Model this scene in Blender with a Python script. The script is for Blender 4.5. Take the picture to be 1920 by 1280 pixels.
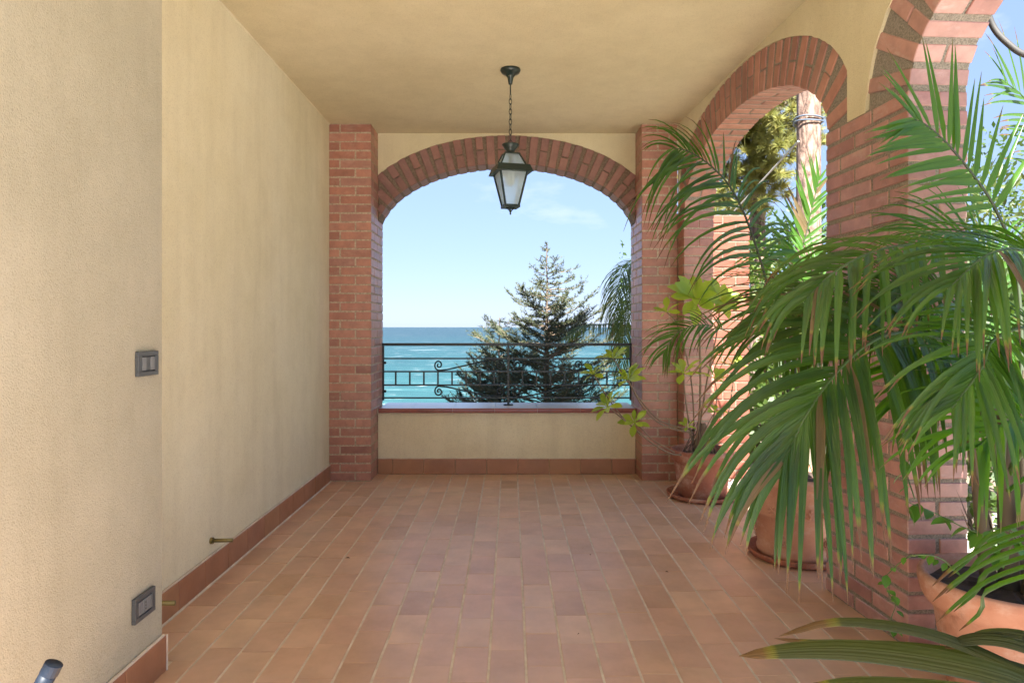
import bpy, bmesh, math, random
from mathutils import Vector, Matrix, noise as mnoise
R = math.radians
rnd = random.Random(7)
sc = bpy.context.scene
for o in list(bpy.data.objects): bpy.data.objects.remove(o)

# ------------------------------------------------------------------ camera
F, CX, CY, EYE = 1300.0, 958.0, 613.0, 1.15
cam_d = bpy.data.cameras.new('camera'); cam = bpy.data.objects.new('camera', cam_d)
sc.collection.objects.link(cam); sc.camera = cam
cam.location = (0, 0, EYE); cam.rotation_euler = (R(90), 0, 0)
cam_d.sensor_width = 36; cam_d.sensor_fit = 'HORIZONTAL'; cam_d.lens = F/1920*36
cam_d.shift_x = 2/1920; cam_d.shift_y = -27/1920
cam_d.clip_start = .05; cam_d.clip_end = 60000

# ------------------------------------------------------------------ world, sun, exposure
SUN_EL, SUN_AZ = 45.0, 4.4            # azimuth: degrees to the right of straight behind the camera
EXPOSURE = 2.75
w = bpy.data.worlds.new('World'); sc.world = w; w.use_nodes = True
nt = w.node_tree; nt.nodes.clear()
def N(nt, t, **k):
    n = nt.nodes.new(t)
    for a, b in k.items(): setattr(n, a, b)
    return n
sky = N(nt, 'ShaderNodeTexSky'); sky.sky_type = 'NISHITA'; sky.sun_disc = False
sky.sun_elevation = R(SUN_EL); sky.sun_rotation = R(180 - SUN_AZ)
sky.altitude = 10; sky.air_density = 1.0; sky.dust_density = .3; sky.ozone_density = 2.0
bg = N(nt, 'ShaderNodeBackground'); bg.inputs[1].default_value = .05
wo = N(nt, 'ShaderNodeOutputWorld')
tc = N(nt, 'ShaderNodeTexCoord'); mp = N(nt, 'ShaderNodeMapping'); mp.inputs['Scale'].default_value = (1, 1, 2.6)
cn = N(nt, 'ShaderNodeTexNoise'); cn.inputs['Scale'].default_value = 3.1; cn.inputs['Detail'].default_value = 7; cn.inputs['Roughness'].default_value = .6
cr = N(nt, 'ShaderNodeValToRGB'); cr.color_ramp.elements[0].position = .60; cr.color_ramp.elements[1].position = .86
cm = N(nt, 'ShaderNodeMath', operation='MULTIPLY'); cm.inputs[1].default_value = .85
mx = N(nt, 'ShaderNodeMixRGB'); mx.inputs[2].default_value = (3.7, 3.9, 4.3, 1)
L = nt.links.new
L(tc.outputs['Generated'], mp.inputs[0]); L(mp.outputs[0], cn.inputs['Vector']); L(cn.outputs[0], cr.inputs[0]); L(cr.outputs[0], cm.inputs[0])
veil = N(nt, 'ShaderNodeMixRGB'); veil.inputs[0].default_value = .84; veil.inputs[2].default_value = (1.42, 2.0, 3.4, 1)      # even blue added over the whole sky to flatten its gradient and lift skylight
L(sky.outputs[0], veil.inputs[1]); L(cm.outputs[0], mx.inputs[0]); L(veil.outputs[0], mx.inputs[1]); L(mx.outputs[0], bg.inputs[0]); L(bg.outputs[0], wo.inputs[0])
sd = bpy.data.lights.new('sun', 'SUN'); sun = bpy.data.objects.new('sun', sd); sc.collection.objects.link(sun)
sd.energy = 4.6; sd.angle = R(.53); sd.color = (1, .975, .94)
sv = Vector((math.sin(R(SUN_AZ))*math.cos(R(SUN_EL)), -math.cos(R(SUN_AZ))*math.cos(R(SUN_EL)), math.sin(R(SUN_EL))))
sun.rotation_euler = sv.to_track_quat('Z', 'Y').to_euler(); sun.location = (0, 0, 12)
vs = sc.view_settings; vs.view_transform = 'Standard'; vs.look = 'None'; vs.exposure = EXPOSURE; vs.gamma = 1
cy = sc.cycles; cy.max_bounces = 12; cy.diffuse_bounces = 8; cy.glossy_bounces = 4; cy.transmission_bounces = 6; cy.transparent_max_bounces = 8
cy.use_denoising = True; cy.sample_clamp_indirect = 6

# ------------------------------------------------------------------ helpers
def P(x, y, Y): return Vector(((x-CX)/F*Y, Y, EYE-(y-CY)/F*Y))
WP = {}
def link(o, parent, loc):
    sc.collection.objects.link(o); loc = Vector(loc); WP[o.name] = loc
    if parent is not None:
        o.parent = parent; o.location = loc - WP[parent.name]
    else: o.location = loc
    return o
def tag(o, label=None, cat=None, group=None, kind=None):
    if label: o['label'] = label
    if cat: o['category'] = cat
    if group: o['group'] = group
    if kind: o['kind'] = kind
    return o
def thing(name, loc, label=None, cat=None, group=None, kind=None):
    return tag(link(bpy.data.objects.new(name, None), None, loc), label, cat, group, kind)
class MB:
    """collects geometry in world coordinates"""
    def __init__(s): s.v = []; s.f = []; s.uv = {}
    def add(s, vs_, fs):
        b = len(s.v); s.v += [tuple(p) for p in vs_]; s.f += [tuple(i+b for i in f) for f in fs]
    def box(s, x0, x1, y0, y1, z0, z1, fn=None):
        p = [(x, y, z) for z in (z0, z1) for y in (y0, y1) for x in (x0, x1)]
        if fn: p = [fn(*q) for q in p]
        s.add(p, [(0,2,3,1), (4,5,7,6), (0,1,5,4), (2,6,7,3), (0,4,6,2), (1,3,7,5)])
    def tube(s, pts, rad, n=6, caps=True):
        pts = [Vector(p) for p in pts]; m = len(pts)
        if not isinstance(rad, (list, tuple)): rad = [rad]*m
        t0 = (pts[1]-pts[0]).normalized(); ref = Vector((0,0,1)) if abs(t0.z) < .9 else Vector((1,0,0))
        nn = t0.cross(ref).normalized(); vv = []
        for i, p in enumerate(pts):
            t = (pts[min(i+1, m-1)]-pts[max(i-1, 0)]).normalized()
            nn = (nn - t*nn.dot(t)).normalized(); bb = t.cross(nn)
            for k in range(n):
                a = 2*math.pi*k/n; vv.append(p + (nn*math.cos(a)+bb*math.sin(a))*rad[i])
        fs = [(i*n+k, i*n+(k+1)%n, (i+1)*n+(k+1)%n, (i+1)*n+k) for i in range(m-1) for k in range(n)]
        if caps: fs += [tuple(range(n-1, -1, -1)), tuple(range((m-1)*n, m*n))]
        s.add(vv, fs)
    def lathe(s, prof, c, n=32, fn=None, cap=True):
        vv = [(c[0]+r*math.cos(2*math.pi*k/n), c[1]+r*math.sin(2*math.pi*k/n), c[2]+z) for r, z in prof for k in range(n)]
        if fn: vv = [fn(Vector(q)) for q in vv]
        fs = [(i*n+k, i*n+(k+1)%n, (i+1)*n+(k+1)%n, (i+1)*n+k) for i in range(len(prof)-1) for k in range(n)]
        if cap: fs += [tuple(range(n-1, -1, -1)), tuple(range((len(prof)-1)*n, len(prof)*n))]
        s.add(vv, fs)
    def build(s, name, m, parent=None, loc=None, smooth=False, bevel=0):
        if loc is None:
            loc = WP[parent.name] if parent is not None else Vector(s.v[0])
        loc = Vector(loc); me = bpy.data.meshes.new(name)
        me.from_pydata([(a-loc.x, b-loc.y, c-loc.z) for a, b, c in s.v], [], s.f); me.update()
        bm = bmesh.new(); bm.from_mesh(me); bmesh.ops.recalc_face_normals(bm, faces=bm.faces)
        if bevel: bmesh.ops.bevel(bm, geom=bm.edges[:], offset=bevel, segments=1, affect='EDGES', profile=.5)
        bm.to_mesh(me); bm.free()
        if smooth:
            for p in me.polygons: p.use_smooth = True
        me.materials.append(m)
        return link(bpy.data.objects.new(name, me), parent, loc)
def catmull(pts, n):
    pts = [Vector(p) for p in pts]; q = [pts[0]*2-pts[1]] + pts + [pts[-1]*2-pts[-2]]; out = []
    m = len(pts)-1
    for i in range(n+1):
        u = i/n*m; k = min(int(u), m-1); t = u-k; a, b, c, d = q[k:k+4]
        out.append(.5*((2*b)+(c-a)*t+(2*a-5*b+4*c-d)*t*t+(3*b-a-3*c+d)*t**3))
    return out

# ------------------------------------------------------------------ materials
def mat(name):
    m = bpy.data.materials.new(name); m.use_nodes = True
    return m, m.node_tree, m.node_tree.nodes['Principled BSDF']
def ramp(nt, stops):
    r = N(nt, 'ShaderNodeValToRGB'); e = r.color_ramp.elements
    while len(e) < len(stops): e.new(.5)
    for q, (p, c) in zip(e, stops): q.position = p; q.color = (*c, 1)
    return r
def noise(nt, vec, scale, detail=4, rough=.55):
    n = N(nt, 'ShaderNodeTexNoise'); n.inputs['Scale'].default_value = scale; n.inputs['Detail'].default_value = detail; n.inputs['Roughness'].default_value = rough
    if vec: nt.links.new(vec, n.inputs['Vector'])
    return n
def mapping(nt, vec, scale):
    m = N(nt, 'ShaderNodeMapping'); m.inputs['Scale'].default_value = scale; nt.links.new(vec, m.inputs[0]); return m.outputs[0]
def mixc(nt, fac, a, b, mode='MIX'):
    m = N(nt, 'ShaderNodeMixRGB', blend_type=mode)
    for i, x in ((0, fac), (1, a), (2, b)):
        if hasattr(x, 'is_linked') or hasattr(x, 'links'): nt.links.new(x, m.inputs[i])
        elif isinstance(x, (int, float)): m.inputs[i].default_value = x
        else: m.inputs[i].default_value = (*x, 1)
    return m.outputs[0]
def bump(nt, b, h, strength, dist):
    n = N(nt, 'ShaderNodeBump'); n.inputs['Strength'].default_value = strength; n.inputs['Distance'].default_value = dist
    nt.links.new(h, n.inputs['Height']); nt.links.new(n.outputs[0], b.inputs['Normal']); return n
def randvec(nt):
    """object coordinates shifted by the object's own random number, so that no two pieces look alike"""
    tc = N(nt, 'ShaderNodeTexCoord'); oi = N(nt, 'ShaderNodeObjectInfo'); ml = N(nt, 'ShaderNodeMath', operation='MULTIPLY'); ml.inputs[1].default_value = 57.3
    ad = N(nt, 'ShaderNodeVectorMath', operation='ADD'); nt.links.new(oi.outputs['Random'], ml.inputs[0]); nt.links.new(tc.outputs['Object'], ad.inputs[0]); nt.links.new(ml.outputs[0], ad.inputs[1])
    return ad.outputs[0], oi.outputs['Random']
M = {}
def plaster(name, c0, c1, c2, grain, bstr, stain=.5, gf=.35):
    m, nt, b = mat(name); g = N(nt, 'ShaderNodeNewGeometry').outputs['Position']
    big = noise(nt, g, .9, 5, .6); r = ramp(nt, [(.3, c0), (.52, c1), (.72, c2)]); nt.links.new(big.outputs[0], r.inputs[0])
    st = noise(nt, mapping(nt, g, (5, 5, .55)), 1.6, 5, .65); sr = ramp(nt, [(.45, (1, 1, 1)), (.75, (.80, .79, .77))]); nt.links.new(st.outputs[0], sr.inputs[0])
    col = mixc(nt, stain, r.outputs[0], sr.outputs[0], 'MULTIPLY')
    md = noise(nt, g, 5.5, 6, .7); mr_ = ramp(nt, [(.36, (.95, .945, .93)), (.60, (1.02, 1.02, 1.02))]); nt.links.new(md.outputs[0], mr_.inputs[0]); col = mixc(nt, .75, col, mr_.outputs[0], 'MULTIPLY')
    ck = noise(nt, mapping(nt, g, (2.2, 2.2, 1.1)), 2.3, 9, .62); cr_ = ramp(nt, [(.497, (1, 1, 1)), (.5, (.80, .77, .72)), (.503, (1, 1, 1))]); nt.links.new(ck.outputs[0], cr_.inputs[0]); col = mixc(nt, .28, col, cr_.outputs[0], 'MULTIPLY')
    fine = noise(nt, g, grain, 3, .6); fr = ramp(nt, [(.34, (.62, .60, .57)), (.48, (1, 1, 1))]); nt.links.new(fine.outputs[0], fr.inputs[0])
    col = mixc(nt, gf, col, fr.outputs[0], 'MULTIPLY'); nt.links.new(col, b.inputs['Base Color'])
    b.inputs['Roughness'].default_value = .92; b.inputs['Specular IOR Level'].default_value = .2
    bb_ = N(nt, 'ShaderNodeMath', operation='MULTIPLY_ADD'); bb_.inputs[1].default_value = .9; nt.links.new(md.outputs[0], bb_.inputs[0]); nt.links.new(fine.outputs[0], bb_.inputs[2])
    bump(nt, b, bb_.outputs[0], bstr, .004); M[name] = m
plaster('plaster_far', (.70, .645, .44), (.755, .705, .52), (.79, .755, .59), 170, .3, .4)
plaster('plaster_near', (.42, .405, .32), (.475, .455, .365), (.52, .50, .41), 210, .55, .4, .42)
plaster('plaster_ceiling', (.60, .535, .35), (.65, .585, .395), (.69, .625, .44), 190, .5, .3)
plaster('plaster_parapet', (.68, .60, .41), (.73, .65, .46), (.76, .70, .52), 150, .5, .6)
plaster('white_render', (.40, .39, .37), (.45, .44, .42), (.48, .47, .46), 60, .4)

def brick(name, cols, rough, pale, patch=.4):
    m, nt, b = mat(name); v, rn = randvec(nt)
    r = ramp(nt, [(0, cols[0]), (.35, cols[1]), (.7, cols[2]), (1, cols[3])]); nt.links.new(rn, r.inputs[0])
    n1 = noise(nt, v, 14, 6, .65); s1 = ramp(nt, [(.35, (.74, .70, .70)), (.62, (1.08, 1.06, 1.04))]); nt.links.new(n1.outputs[0], s1.inputs[0])
    c = mixc(nt, .8, r.outputs[0], s1.outputs[0], 'MULTIPLY')
    n2 = noise(nt, mapping(nt, v, (1, 1, 2.2)), 9, 7, .7); s2 = ramp(nt, [(.54, (0, 0, 0)), (.74, (1, 1, 1))]); nt.links.new(n2.outputs[0], s2.inputs[0])
    f = N(nt, 'ShaderNodeMath', operation='MULTIPLY'); f.inputs[1].default_value = patch; nt.links.new(s2.outputs[0], f.inputs[0])
    c = mixc(nt, f.outputs[0], c, pale); nt.links.new(c, b.inputs['Base Color'])
    b.inputs['Roughness'].default_value = rough; b.inputs['Specular IOR Level'].default_value = .8
    n3 = noise(nt, v, 95, 4, .6); bump(nt, b, n3.outputs[0], .35, .002); M[name] = m
brick('brick_wall', [(.30, .125, .09), (.42, .18, .125), (.47, .22, .155), (.36, .175, .14)], .40, (.50, .36, .29))
brick('brick_arch', [(.29, .13, .10), (.40, .18, .135), (.46, .225, .165), (.34, .165, .13)], .55, (.48, .34, .27))
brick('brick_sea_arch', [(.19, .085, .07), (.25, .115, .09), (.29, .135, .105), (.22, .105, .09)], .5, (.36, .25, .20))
brick('brick_pier', [(.33, .155, .135), (.42, .21, .18), (.48, .26, .225), (.38, .205, .18)], .38, (.54, .42, .39), .55)
brick('brick_garden', [(.18, .044, .020), (.21, .054, .026), (.195, .049, .023), (.165, .042, .022)], .9, (.22, .10, .06))
def mortar(name, c0, c1, sc_, bs):
    m, nt, b = mat(name); g = N(nt, 'ShaderNodeNewGeometry').outputs['Position']
    n = noise(nt, g, sc_, 5, .7); r = ramp(nt, [(.32, c0), (.62, c1)]); nt.links.new(n.outputs[0], r.inputs[0]); nt.links.new(r.outputs[0], b.inputs['Base Color'])
    b.inputs['Roughness'].default_value = .95; b.inputs['Specular IOR Level'].default_value = .1; bump(nt, b, n.outputs[0], 1, bs); M[name] = m
mortar('mortar', (.30, .24, .18), (.56, .46, .35), 70, .005)
mortar('mortar_coarse', (.17, .15, .125), (.40, .355, .295), 150, .008)
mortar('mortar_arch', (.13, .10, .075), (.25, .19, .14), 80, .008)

def tile_mat(name, cols, rough, grime):
    m, nt, b = mat(name); v, rn = randvec(nt)
    r = ramp(nt, [(0, cols[0]), (.3, cols[1]), (.65, cols[2]), (1, cols[3])]); nt.links.new(rn, r.inputs[0])
    n1 = noise(nt, v, 5, 5, .6); s1 = ramp(nt, [(.3, (.74, .70, .66)), (.65, (1.10, 1.08, 1.06))]); nt.links.new(n1.outputs[0], s1.inputs[0])
    c = mixc(nt, .75, r.outputs[0], s1.outputs[0], 'MULTIPLY')
    g = N(nt, 'ShaderNodeNewGeometry').outputs['Position']
    n2 = noise(nt, g, 1.7, 6, .65); s2 = ramp(nt, [(.46, (0, 0, 0)), (.72, (grime,)*3)]); nt.links.new(n2.outputs[0], s2.inputs[0])
    c = mixc(nt, s2.outputs[0], c, (.50, .37, .31)); nt.links.new(c, b.inputs['Base Color'])
    n3 = noise(nt, mapping(nt, v, (3, 1, 1)), 24, 4, .6)
    rv = .02 if name == 'sill_tile' else .05; rr = ramp(nt, [(.3, (rough-rv,)*3), (.7, (rough+rv,)*3)]); nt.links.new(n3.outputs[0], rr.inputs[0]); nt.links.new(rr.outputs[0], b.inputs['Roughness'])
    b.inputs['Specular IOR Level'].default_value = .6 if name == 'floor_tile' else .5
    if name != 'sill_tile': bump(nt, b, n1.outputs[0], .10, .003)
    M[name] = m
tile_mat('floor_tile', [(.52, .325, .205), (.63, .415, .285), (.60, .38, .265), (.66, .455, .31)], .36, .45)
tile_mat('skirting_tile', [(.36, .175, .095), (.40, .19, .105), (.42, .215, .11), (.37, .165, .10)], .5, .15)
tile_mat('sill_tile', [(.25, .085, .075), (.28, .10, .085), (.27, .09, .08), (.29, .105, .09)], .12, .1)
def pot_mat(name, c0, c1):
    m, nt, b = mat(name); v, rn = randvec(nt); n1 = noise(nt, v, 7, 7, .7); r = ramp(nt, [(.3, c0), (.6, c1)]); nt.links.new(n1.outputs[0], r.inputs[0])
    n2 = noise(nt, mapping(nt, v, (1, 1, 1.6)), 5, 8, .75); s2 = ramp(nt, [(.50, (0, 0, 0)), (.68, (.75, .75, .75))]); nt.links.new(n2.outputs[0], s2.inputs[0]); c = mixc(nt, s2.outputs[0], r.outputs[0], (.62, .47, .39))
    n3 = noise(nt, mapping(nt, v, (1, 1, .35)), 11, 6, .7); s3 = ramp(nt, [(.56, (1, 1, 1)), (.72, (.55, .50, .46))]); nt.links.new(n3.outputs[0], s3.inputs[0]); c = mixc(nt, .8, c, s3.outputs[0], 'MULTIPLY')
    nt.links.new(c, b.inputs['Base Color']); b.inputs['Roughness'].default_value = .85; b.inputs['Specular IOR Level'].default_value = .2; bump(nt, b, n1.outputs[0], .3, .006); M[name] = m
pot_mat('terracotta', (.42, .195, .125), (.52, .28, .195)); pot_mat('terracotta_dark', (.28, .10, .065), (.36, .145, .095))
def grout(name, c0, c1):
    m, nt, b = mat(name); g = N(nt, 'ShaderNodeNewGeometry').outputs['Position']; n = noise(nt, g, 9, 6, .7)
    r = ramp(nt, [(.35, c0), (.65, c1)]); nt.links.new(n.outputs[0], r.inputs[0]); nt.links.new(r.outputs[0], b.inputs['Base Color']); b.inputs['Roughness'].default_value = .9; M[name] = m
grout('grout', (.52, .43, .34), (.72, .64, .54))
grout('soil', (.02, .013, .009), (.07, .045, .03))
grout('earth', (.13, .10, .06), (.22, .17, .12))
def simple(name, c, rough=.5, metal=0, spec=.5):
    m, nt, b = mat(name); b.inputs['Base Color'].default_value = (*c, 1); b.inputs['Roughness'].default_value = rough; b.inputs['Metallic'].default_value = metal; b.inputs['Specular IOR Level'].default_value = spec
    g = N(nt, 'ShaderNodeTexCoord').outputs['Object']; n = noise(nt, g, 35, 4); bump(nt, b, n.outputs[0], .12, .002); M[name] = m; return m
simple('iron', (.012, .022, .024), .42); simple('lantern_iron', (.012, .025, .022), .35)
simple('plate', (.075, .085, .095), .38); simple('plate_dark', (.035, .042, .05), .35); simple('module', (.17, .185, .20), .4)
simple('hole', (.008, .008, .009), .6); simple('brass', (.24, .20, .08), .45, .6); simple('black_tube', (.008, .014, .026), .5, 0, .3)
simple('cable', (.035, .033, .03), .7); simple('dry_leaf', (.12, .06, .03), .8); simple('strap', (.10, .12, .15), .6); simple('rope', (.45, .42, .36), .8)
simple('sill_sheen_and_coping', (.62, .61, .59), .25)  # sill top: sky reflection put into a pale colour; also the wall coping
def glassy(name, c, rough, tr):
    m, nt, b = mat(name); b.inputs['Base Color'].default_value = (*c, 1); b.inputs['Roughness'].default_value = rough; b.inputs['Transmission Weight'].default_value = tr
    b.inputs['IOR'].default_value = 1.2; g = N(nt, 'ShaderNodeTexCoord').outputs['Object']; n = noise(nt, g, 60, 3); bump(nt, b, n.outputs[0], .2, .002); M[name] = m
glassy('lantern_glass', (.80, .90, .92), .42, .80); glassy('bulb', (.8, .8, .78), .4, .3)

def leaf(name, c0, c1, rough=.38, trans=.35, tcol=(.20, .42, .03), tip=None, veins=0, tipat=.86):
    m, nt, b = mat(name); out = nt.nodes['Material Output']; oi = N(nt, 'ShaderNodeObjectInfo').outputs['Random']
    gg = N(nt, 'ShaderNodeNewGeometry'); g = gg.outputs['Position']; n = noise(nt, g, 6, 4, .6)
    a = N(nt, 'ShaderNodeMath', operation='ADD'); nt.links.new(n.outputs[0], a.inputs[0])
    mm = N(nt, 'ShaderNodeMath', operation='MULTIPLY_ADD'); mm.inputs[1].default_value = .5; mm.inputs[2].default_value = -.25; nt.links.new(oi, mm.inputs[0]); nt.links.new(mm.outputs[0], a.inputs[1])
    m3 = N(nt, 'ShaderNodeMath', operation='MULTIPLY_ADD'); m3.inputs[1].default_value = .45; nt.links.new(gg.outputs['Random Per Island'], m3.inputs[0]); nt.links.new(a.outputs[0], m3.inputs[2])
    r = ramp(nt, [(.42, c0), (1.0, c1)]); nt.links.new(m3.outputs[0], r.inputs[0]); c = r.outputs[0]
    tc_ = tcol
    if veins or tip:
        uv = N(nt, 'ShaderNodeUVMap').outputs[0]; sx = N(nt, 'ShaderNodeSeparateXYZ'); nt.links.new(uv, sx.inputs[0])
    if veins:
        wv = N(nt, 'ShaderNodeMath', operation='MULTIPLY'); wv.inputs[1].default_value = veins; nt.links.new(sx.outputs[0], wv.inputs[0])
        sn = N(nt, 'ShaderNodeMath', operation='SINE'); nt.links.new(wv.outputs[0], sn.inputs[0])
        vr = ramp(nt, [(0, (.80, .82, .80)), (.6, (1.1, 1.1, 1.1))]); nt.links.new(sn.outputs[0], vr.inputs[0]); c = mixc(nt, .6, c, vr.outputs[0], 'MULTIPLY')
        bump(nt, b, sn.outputs[0], .25, .002)
    if tip:
        ad = N(nt, 'ShaderNodeMath', operation='MULTIPLY_ADD'); ad.inputs[1].default_value = .16; nt.links.new(oi, ad.inputs[0]); nt.links.new(sx.outputs[1], ad.inputs[2])
        tr = ramp(nt, [(tipat, (0, 0, 0)), (tipat+.02, (.5, .5, .5)), (tipat+.06, (1, 1, 1))]); nt.links.new(ad.outputs[0], tr.inputs[0])
        tc2 = ramp(nt, [(tipat, (.30, .30, .03)), (tipat+.06, tip)]); nt.links.new(ad.outputs[0], tc2.inputs[0])
        c = mixc(nt, tr.outputs[0], c, tc2.outputs[0]); tc_ = mixc(nt, tr.outputs[0], tcol, tc2.outputs[0])
    nt.links.new(c, b.inputs['Base Color']); b.inputs['Roughness'].default_value = rough; b.inputs['Specular IOR Level'].default_value = .5
    t = N(nt, 'ShaderNodeBsdfTranslucent'); ms = N(nt, 'ShaderNodeMixShader'); ms.inputs[0].default_value = trans
    if isinstance(tc_, tuple): t.inputs[0].default_value = (*tc_, 1)
    else: nt.links.new(tc_, t.inputs[0])
    nt.links.new(b.outputs[0], ms.inputs[1]); nt.links.new(t.outputs[0], ms.inputs[2]); nt.links.new(ms.outputs[0], out.inputs[0]); M[name] = m
leaf('palm_leaf', (.014, .044, .013), (.062, .130, .026), .27, .30, (.15, .40, .012), (.14, .075, .035), 26, .93)
leaf('palm_leaf_dry', (.10, .075, .03), (.17, .11, .05), .5, .3, (.3, .2, .06), (.13, .07, .035), 26, .8)
leaf('old_palm_leaf', (.022, .032, .012), (.045, .056, .02), .4, .15, (.10, .16, .02), (.14, .08, .03), 50, .93)
leaf('palm_leaf_backlit', (.036, .11, .014), (.066, .155, .02), .34, .42, (.17, .45, .012), (.15, .14, .04), 26, .97)  # backlight put into a brighter palm_leaf green; one such frond is young
leaf('palm_far', (.04, .07, .018), (.09, .13, .035), .45, .3, (.25, .36, .04), (.22, .16, .06))
leaf('umbrella_leaf', (.15, .27, .03), (.36, .46, .05), .4, .45, (.55, .70, .05))
leaf('vine_leaf', (.03, .10, .02), (.06, .17, .03), .3, .35, (.18, .42, .03))
leaf('shrub_leaf', (.045, .085, .014), (.10, .14, .02), .5, .35, (.20, .26, .03))
leaf('bamboo_leaf', (.06, .09, .02), (.13, .15, .04), .5, .35, (.22, .24, .05))
leaf('conifer_needle', (.020, .042, .026), (.066, .076, .034), .6, .12, (.2, .2, .05))
leaf('conifer_young', (.022, .038, .026), (.05, .062, .032), .6, .12, (.12, .16, .05))
leaf('pine_needle', (.13, .15, .035), (.40, .34, .11), .6, .35, (.50, .44, .10))
leaf('broad_tree_leaf', (.03, .06, .012), (.06, .10, .02), .5, .3, (.12, .22, .02))
simple('rachis', (.06, .11, .03), .45); simple('rachis_dark', (.035, .05, .022), .5); simple('twig', (.20, .14, .09), .8); simple('root', (.16, .11, .08), .85); simple('palm_stem', (.10, .08, .05), .8)
def bark(name, c0, c1, c2, sc_):
    m, nt, b = mat(name); g = N(nt, 'ShaderNodeTexCoord').outputs['Object']
    vz = N(nt, 'ShaderNodeTexVoronoi', feature='DISTANCE_TO_EDGE'); vz.inputs['Scale'].default_value = sc_; nt.links.new(mapping(nt, g, (1, 1, .32)), vz.inputs['Vector'])
    n = noise(nt, mapping(nt, g, (1, 1, .5)), sc_*1.5, 6, .7); a = N(nt, 'ShaderNodeMath', operation='MULTIPLY_ADD'); a.inputs[1].default_value = 1.4; nt.links.new(vz.outputs[0], a.inputs[0]); nt.links.new(n.outputs[0], a.inputs[2])
    r = ramp(nt, [(.35, c0), (.62, c1), (.95, c2)]); nt.links.new(a.outputs[0], r.inputs[0]); nt.links.new(r.outputs[0], b.inputs['Base Color']); b.inputs['Roughness'].default_value = .9
    bump(nt, b, a.outputs[0], 1, .03); M[name] = m
bark('pine_bark', (.05, .03, .022), (.20, .125, .09), (.30, .21, .16), 11); bark('dark_bark', (.04, .03, .022), (.11, .08, .06), (.18, .14, .11), 14)

# ------------------------------------------------------------------ terrace shell
CEIL, YP, YW, YB = 2.666, 5.173, 5.436, 5.65         # ceiling height; pier front, wall face, back of the opening
XL, XN, YN = -1.357, -1.168, 2.32                    # left wall, projecting near wall and where it ends
JL, JR = -1.043, .977                                # jambs of the sea arch
Y0 = -.9                                            # roof edge behind the camera
SK = .063
def xw(Y): return 1.249 + SK*(5.106-Y)
UL = math.hypot(1, SK); UH = Vector((-SK/UL, 1/UL, 0)); TH = Vector((1/UL, SK/UL, 0)); O0 = Vector((xw(2.472), 2.472, 0)); WROT = math.atan2(UH.y, UH.x)
def rw(u, t, z): q = O0 + UH*u + TH*t; return Vector((q.x, q.y, z))     # arcade wall: along, outward, up
def u_of(Y): return (Y-2.472)*UL
TW = .226

floor = tag(MB().build('terrace_floor', M['grout'], None, (0, 0, 0)) if False else None, kind='structure') if False else None
b = MB(); b.box(-1.5, 1.72, 1.0, 5.5, -.30, -.0016); floor = tag(b.build('terrace_floor', M['grout'], None, (0, 0, 0)), 'terracotta tiled terrace floor with pale joints', None, None, 'structure')
b = MB(); b.box(0, 1, Y0, YB+.05, CEIL, 4.3, lambda x, y, z: (-1.7 if x == 0 else xw(y)+.226+.012, y, z))
cl = tag(b.build('ceiling', M['plaster_ceiling'], None, (0, 2, CEIL)), 'yellow ochre plastered terrace ceiling', None, None, 'structure')
# left walls
b = MB(); b.box(XL-.35, XL, YN-.35, YB, 0, CEIL-.001); wl = tag(b.build('plaster_wall', M['plaster_far'], None, (XL, 4, 0)), 'smooth cream plaster wall running back to the sea arch', 'wall')
b = MB(); b.tube([(XL+.002, YN, CEIL-.003), (XL+.002, YP, CEIL-.003)], .006, 6); b.build('corner_bead', M['plaster_far'], wl)
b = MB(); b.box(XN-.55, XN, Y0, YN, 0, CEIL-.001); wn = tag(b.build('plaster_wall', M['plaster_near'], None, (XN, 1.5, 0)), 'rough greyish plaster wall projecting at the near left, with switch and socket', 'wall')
# the house beyond the left wall (only its mass matters to the light)
def bmesh_box(sx, sy, sz, bev, cache={}):
    k = (round(sx, 4), round(sy, 4), round(sz, 4), bev)
    if k not in cache:
        me = bpy.data.meshes.new('piece'); bm = bmesh.new(); bmesh.ops.create_cube(bm, size=1)
        for v in bm.verts: v.co = Vector((v.co.x*sx, v.co.y*sy, v.co.z*sz))
        if bev: bmesh.ops.bevel(bm, geom=bm.edges[:], offset=bev, segments=1, affect='EDGES', profile=.5)
        bm.to_mesh(me); bm.free(); cache[k] = me
    return cache[k]
def piece(name, parent, c, dims, rot, m, bev=.003, jit=.0012, jr=.004, q=.004):
    dims = [max(.01, round(d/q)*q) if q else d for d in dims]
    key = (tuple(dims), m.name); me = bmesh_box(*dims, bev)
    if not me.materials: me.materials.append(m)
    elif me.materials[0] != m:
        me2 = PM.get(key)
        if not me2: me2 = me.copy(); me2.materials.clear(); me2.materials.append(m); PM[key] = me2
        me = me2
    o = bpy.data.objects.new(name, me); j = lambda s: rnd.uniform(-s, s)
    link(o, parent, Vector(c)+Vector((j(jit), j(jit), j(jit))))
    if isinstance(rot, Matrix): o.rotation_euler = (rot @ Matrix.Rotation(j(jr), 3, 'Z')).to_euler()
    else: o.rotation_euler = (j(jr), j(jr), rot+j(jr))
    return o
PM = {}
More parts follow.
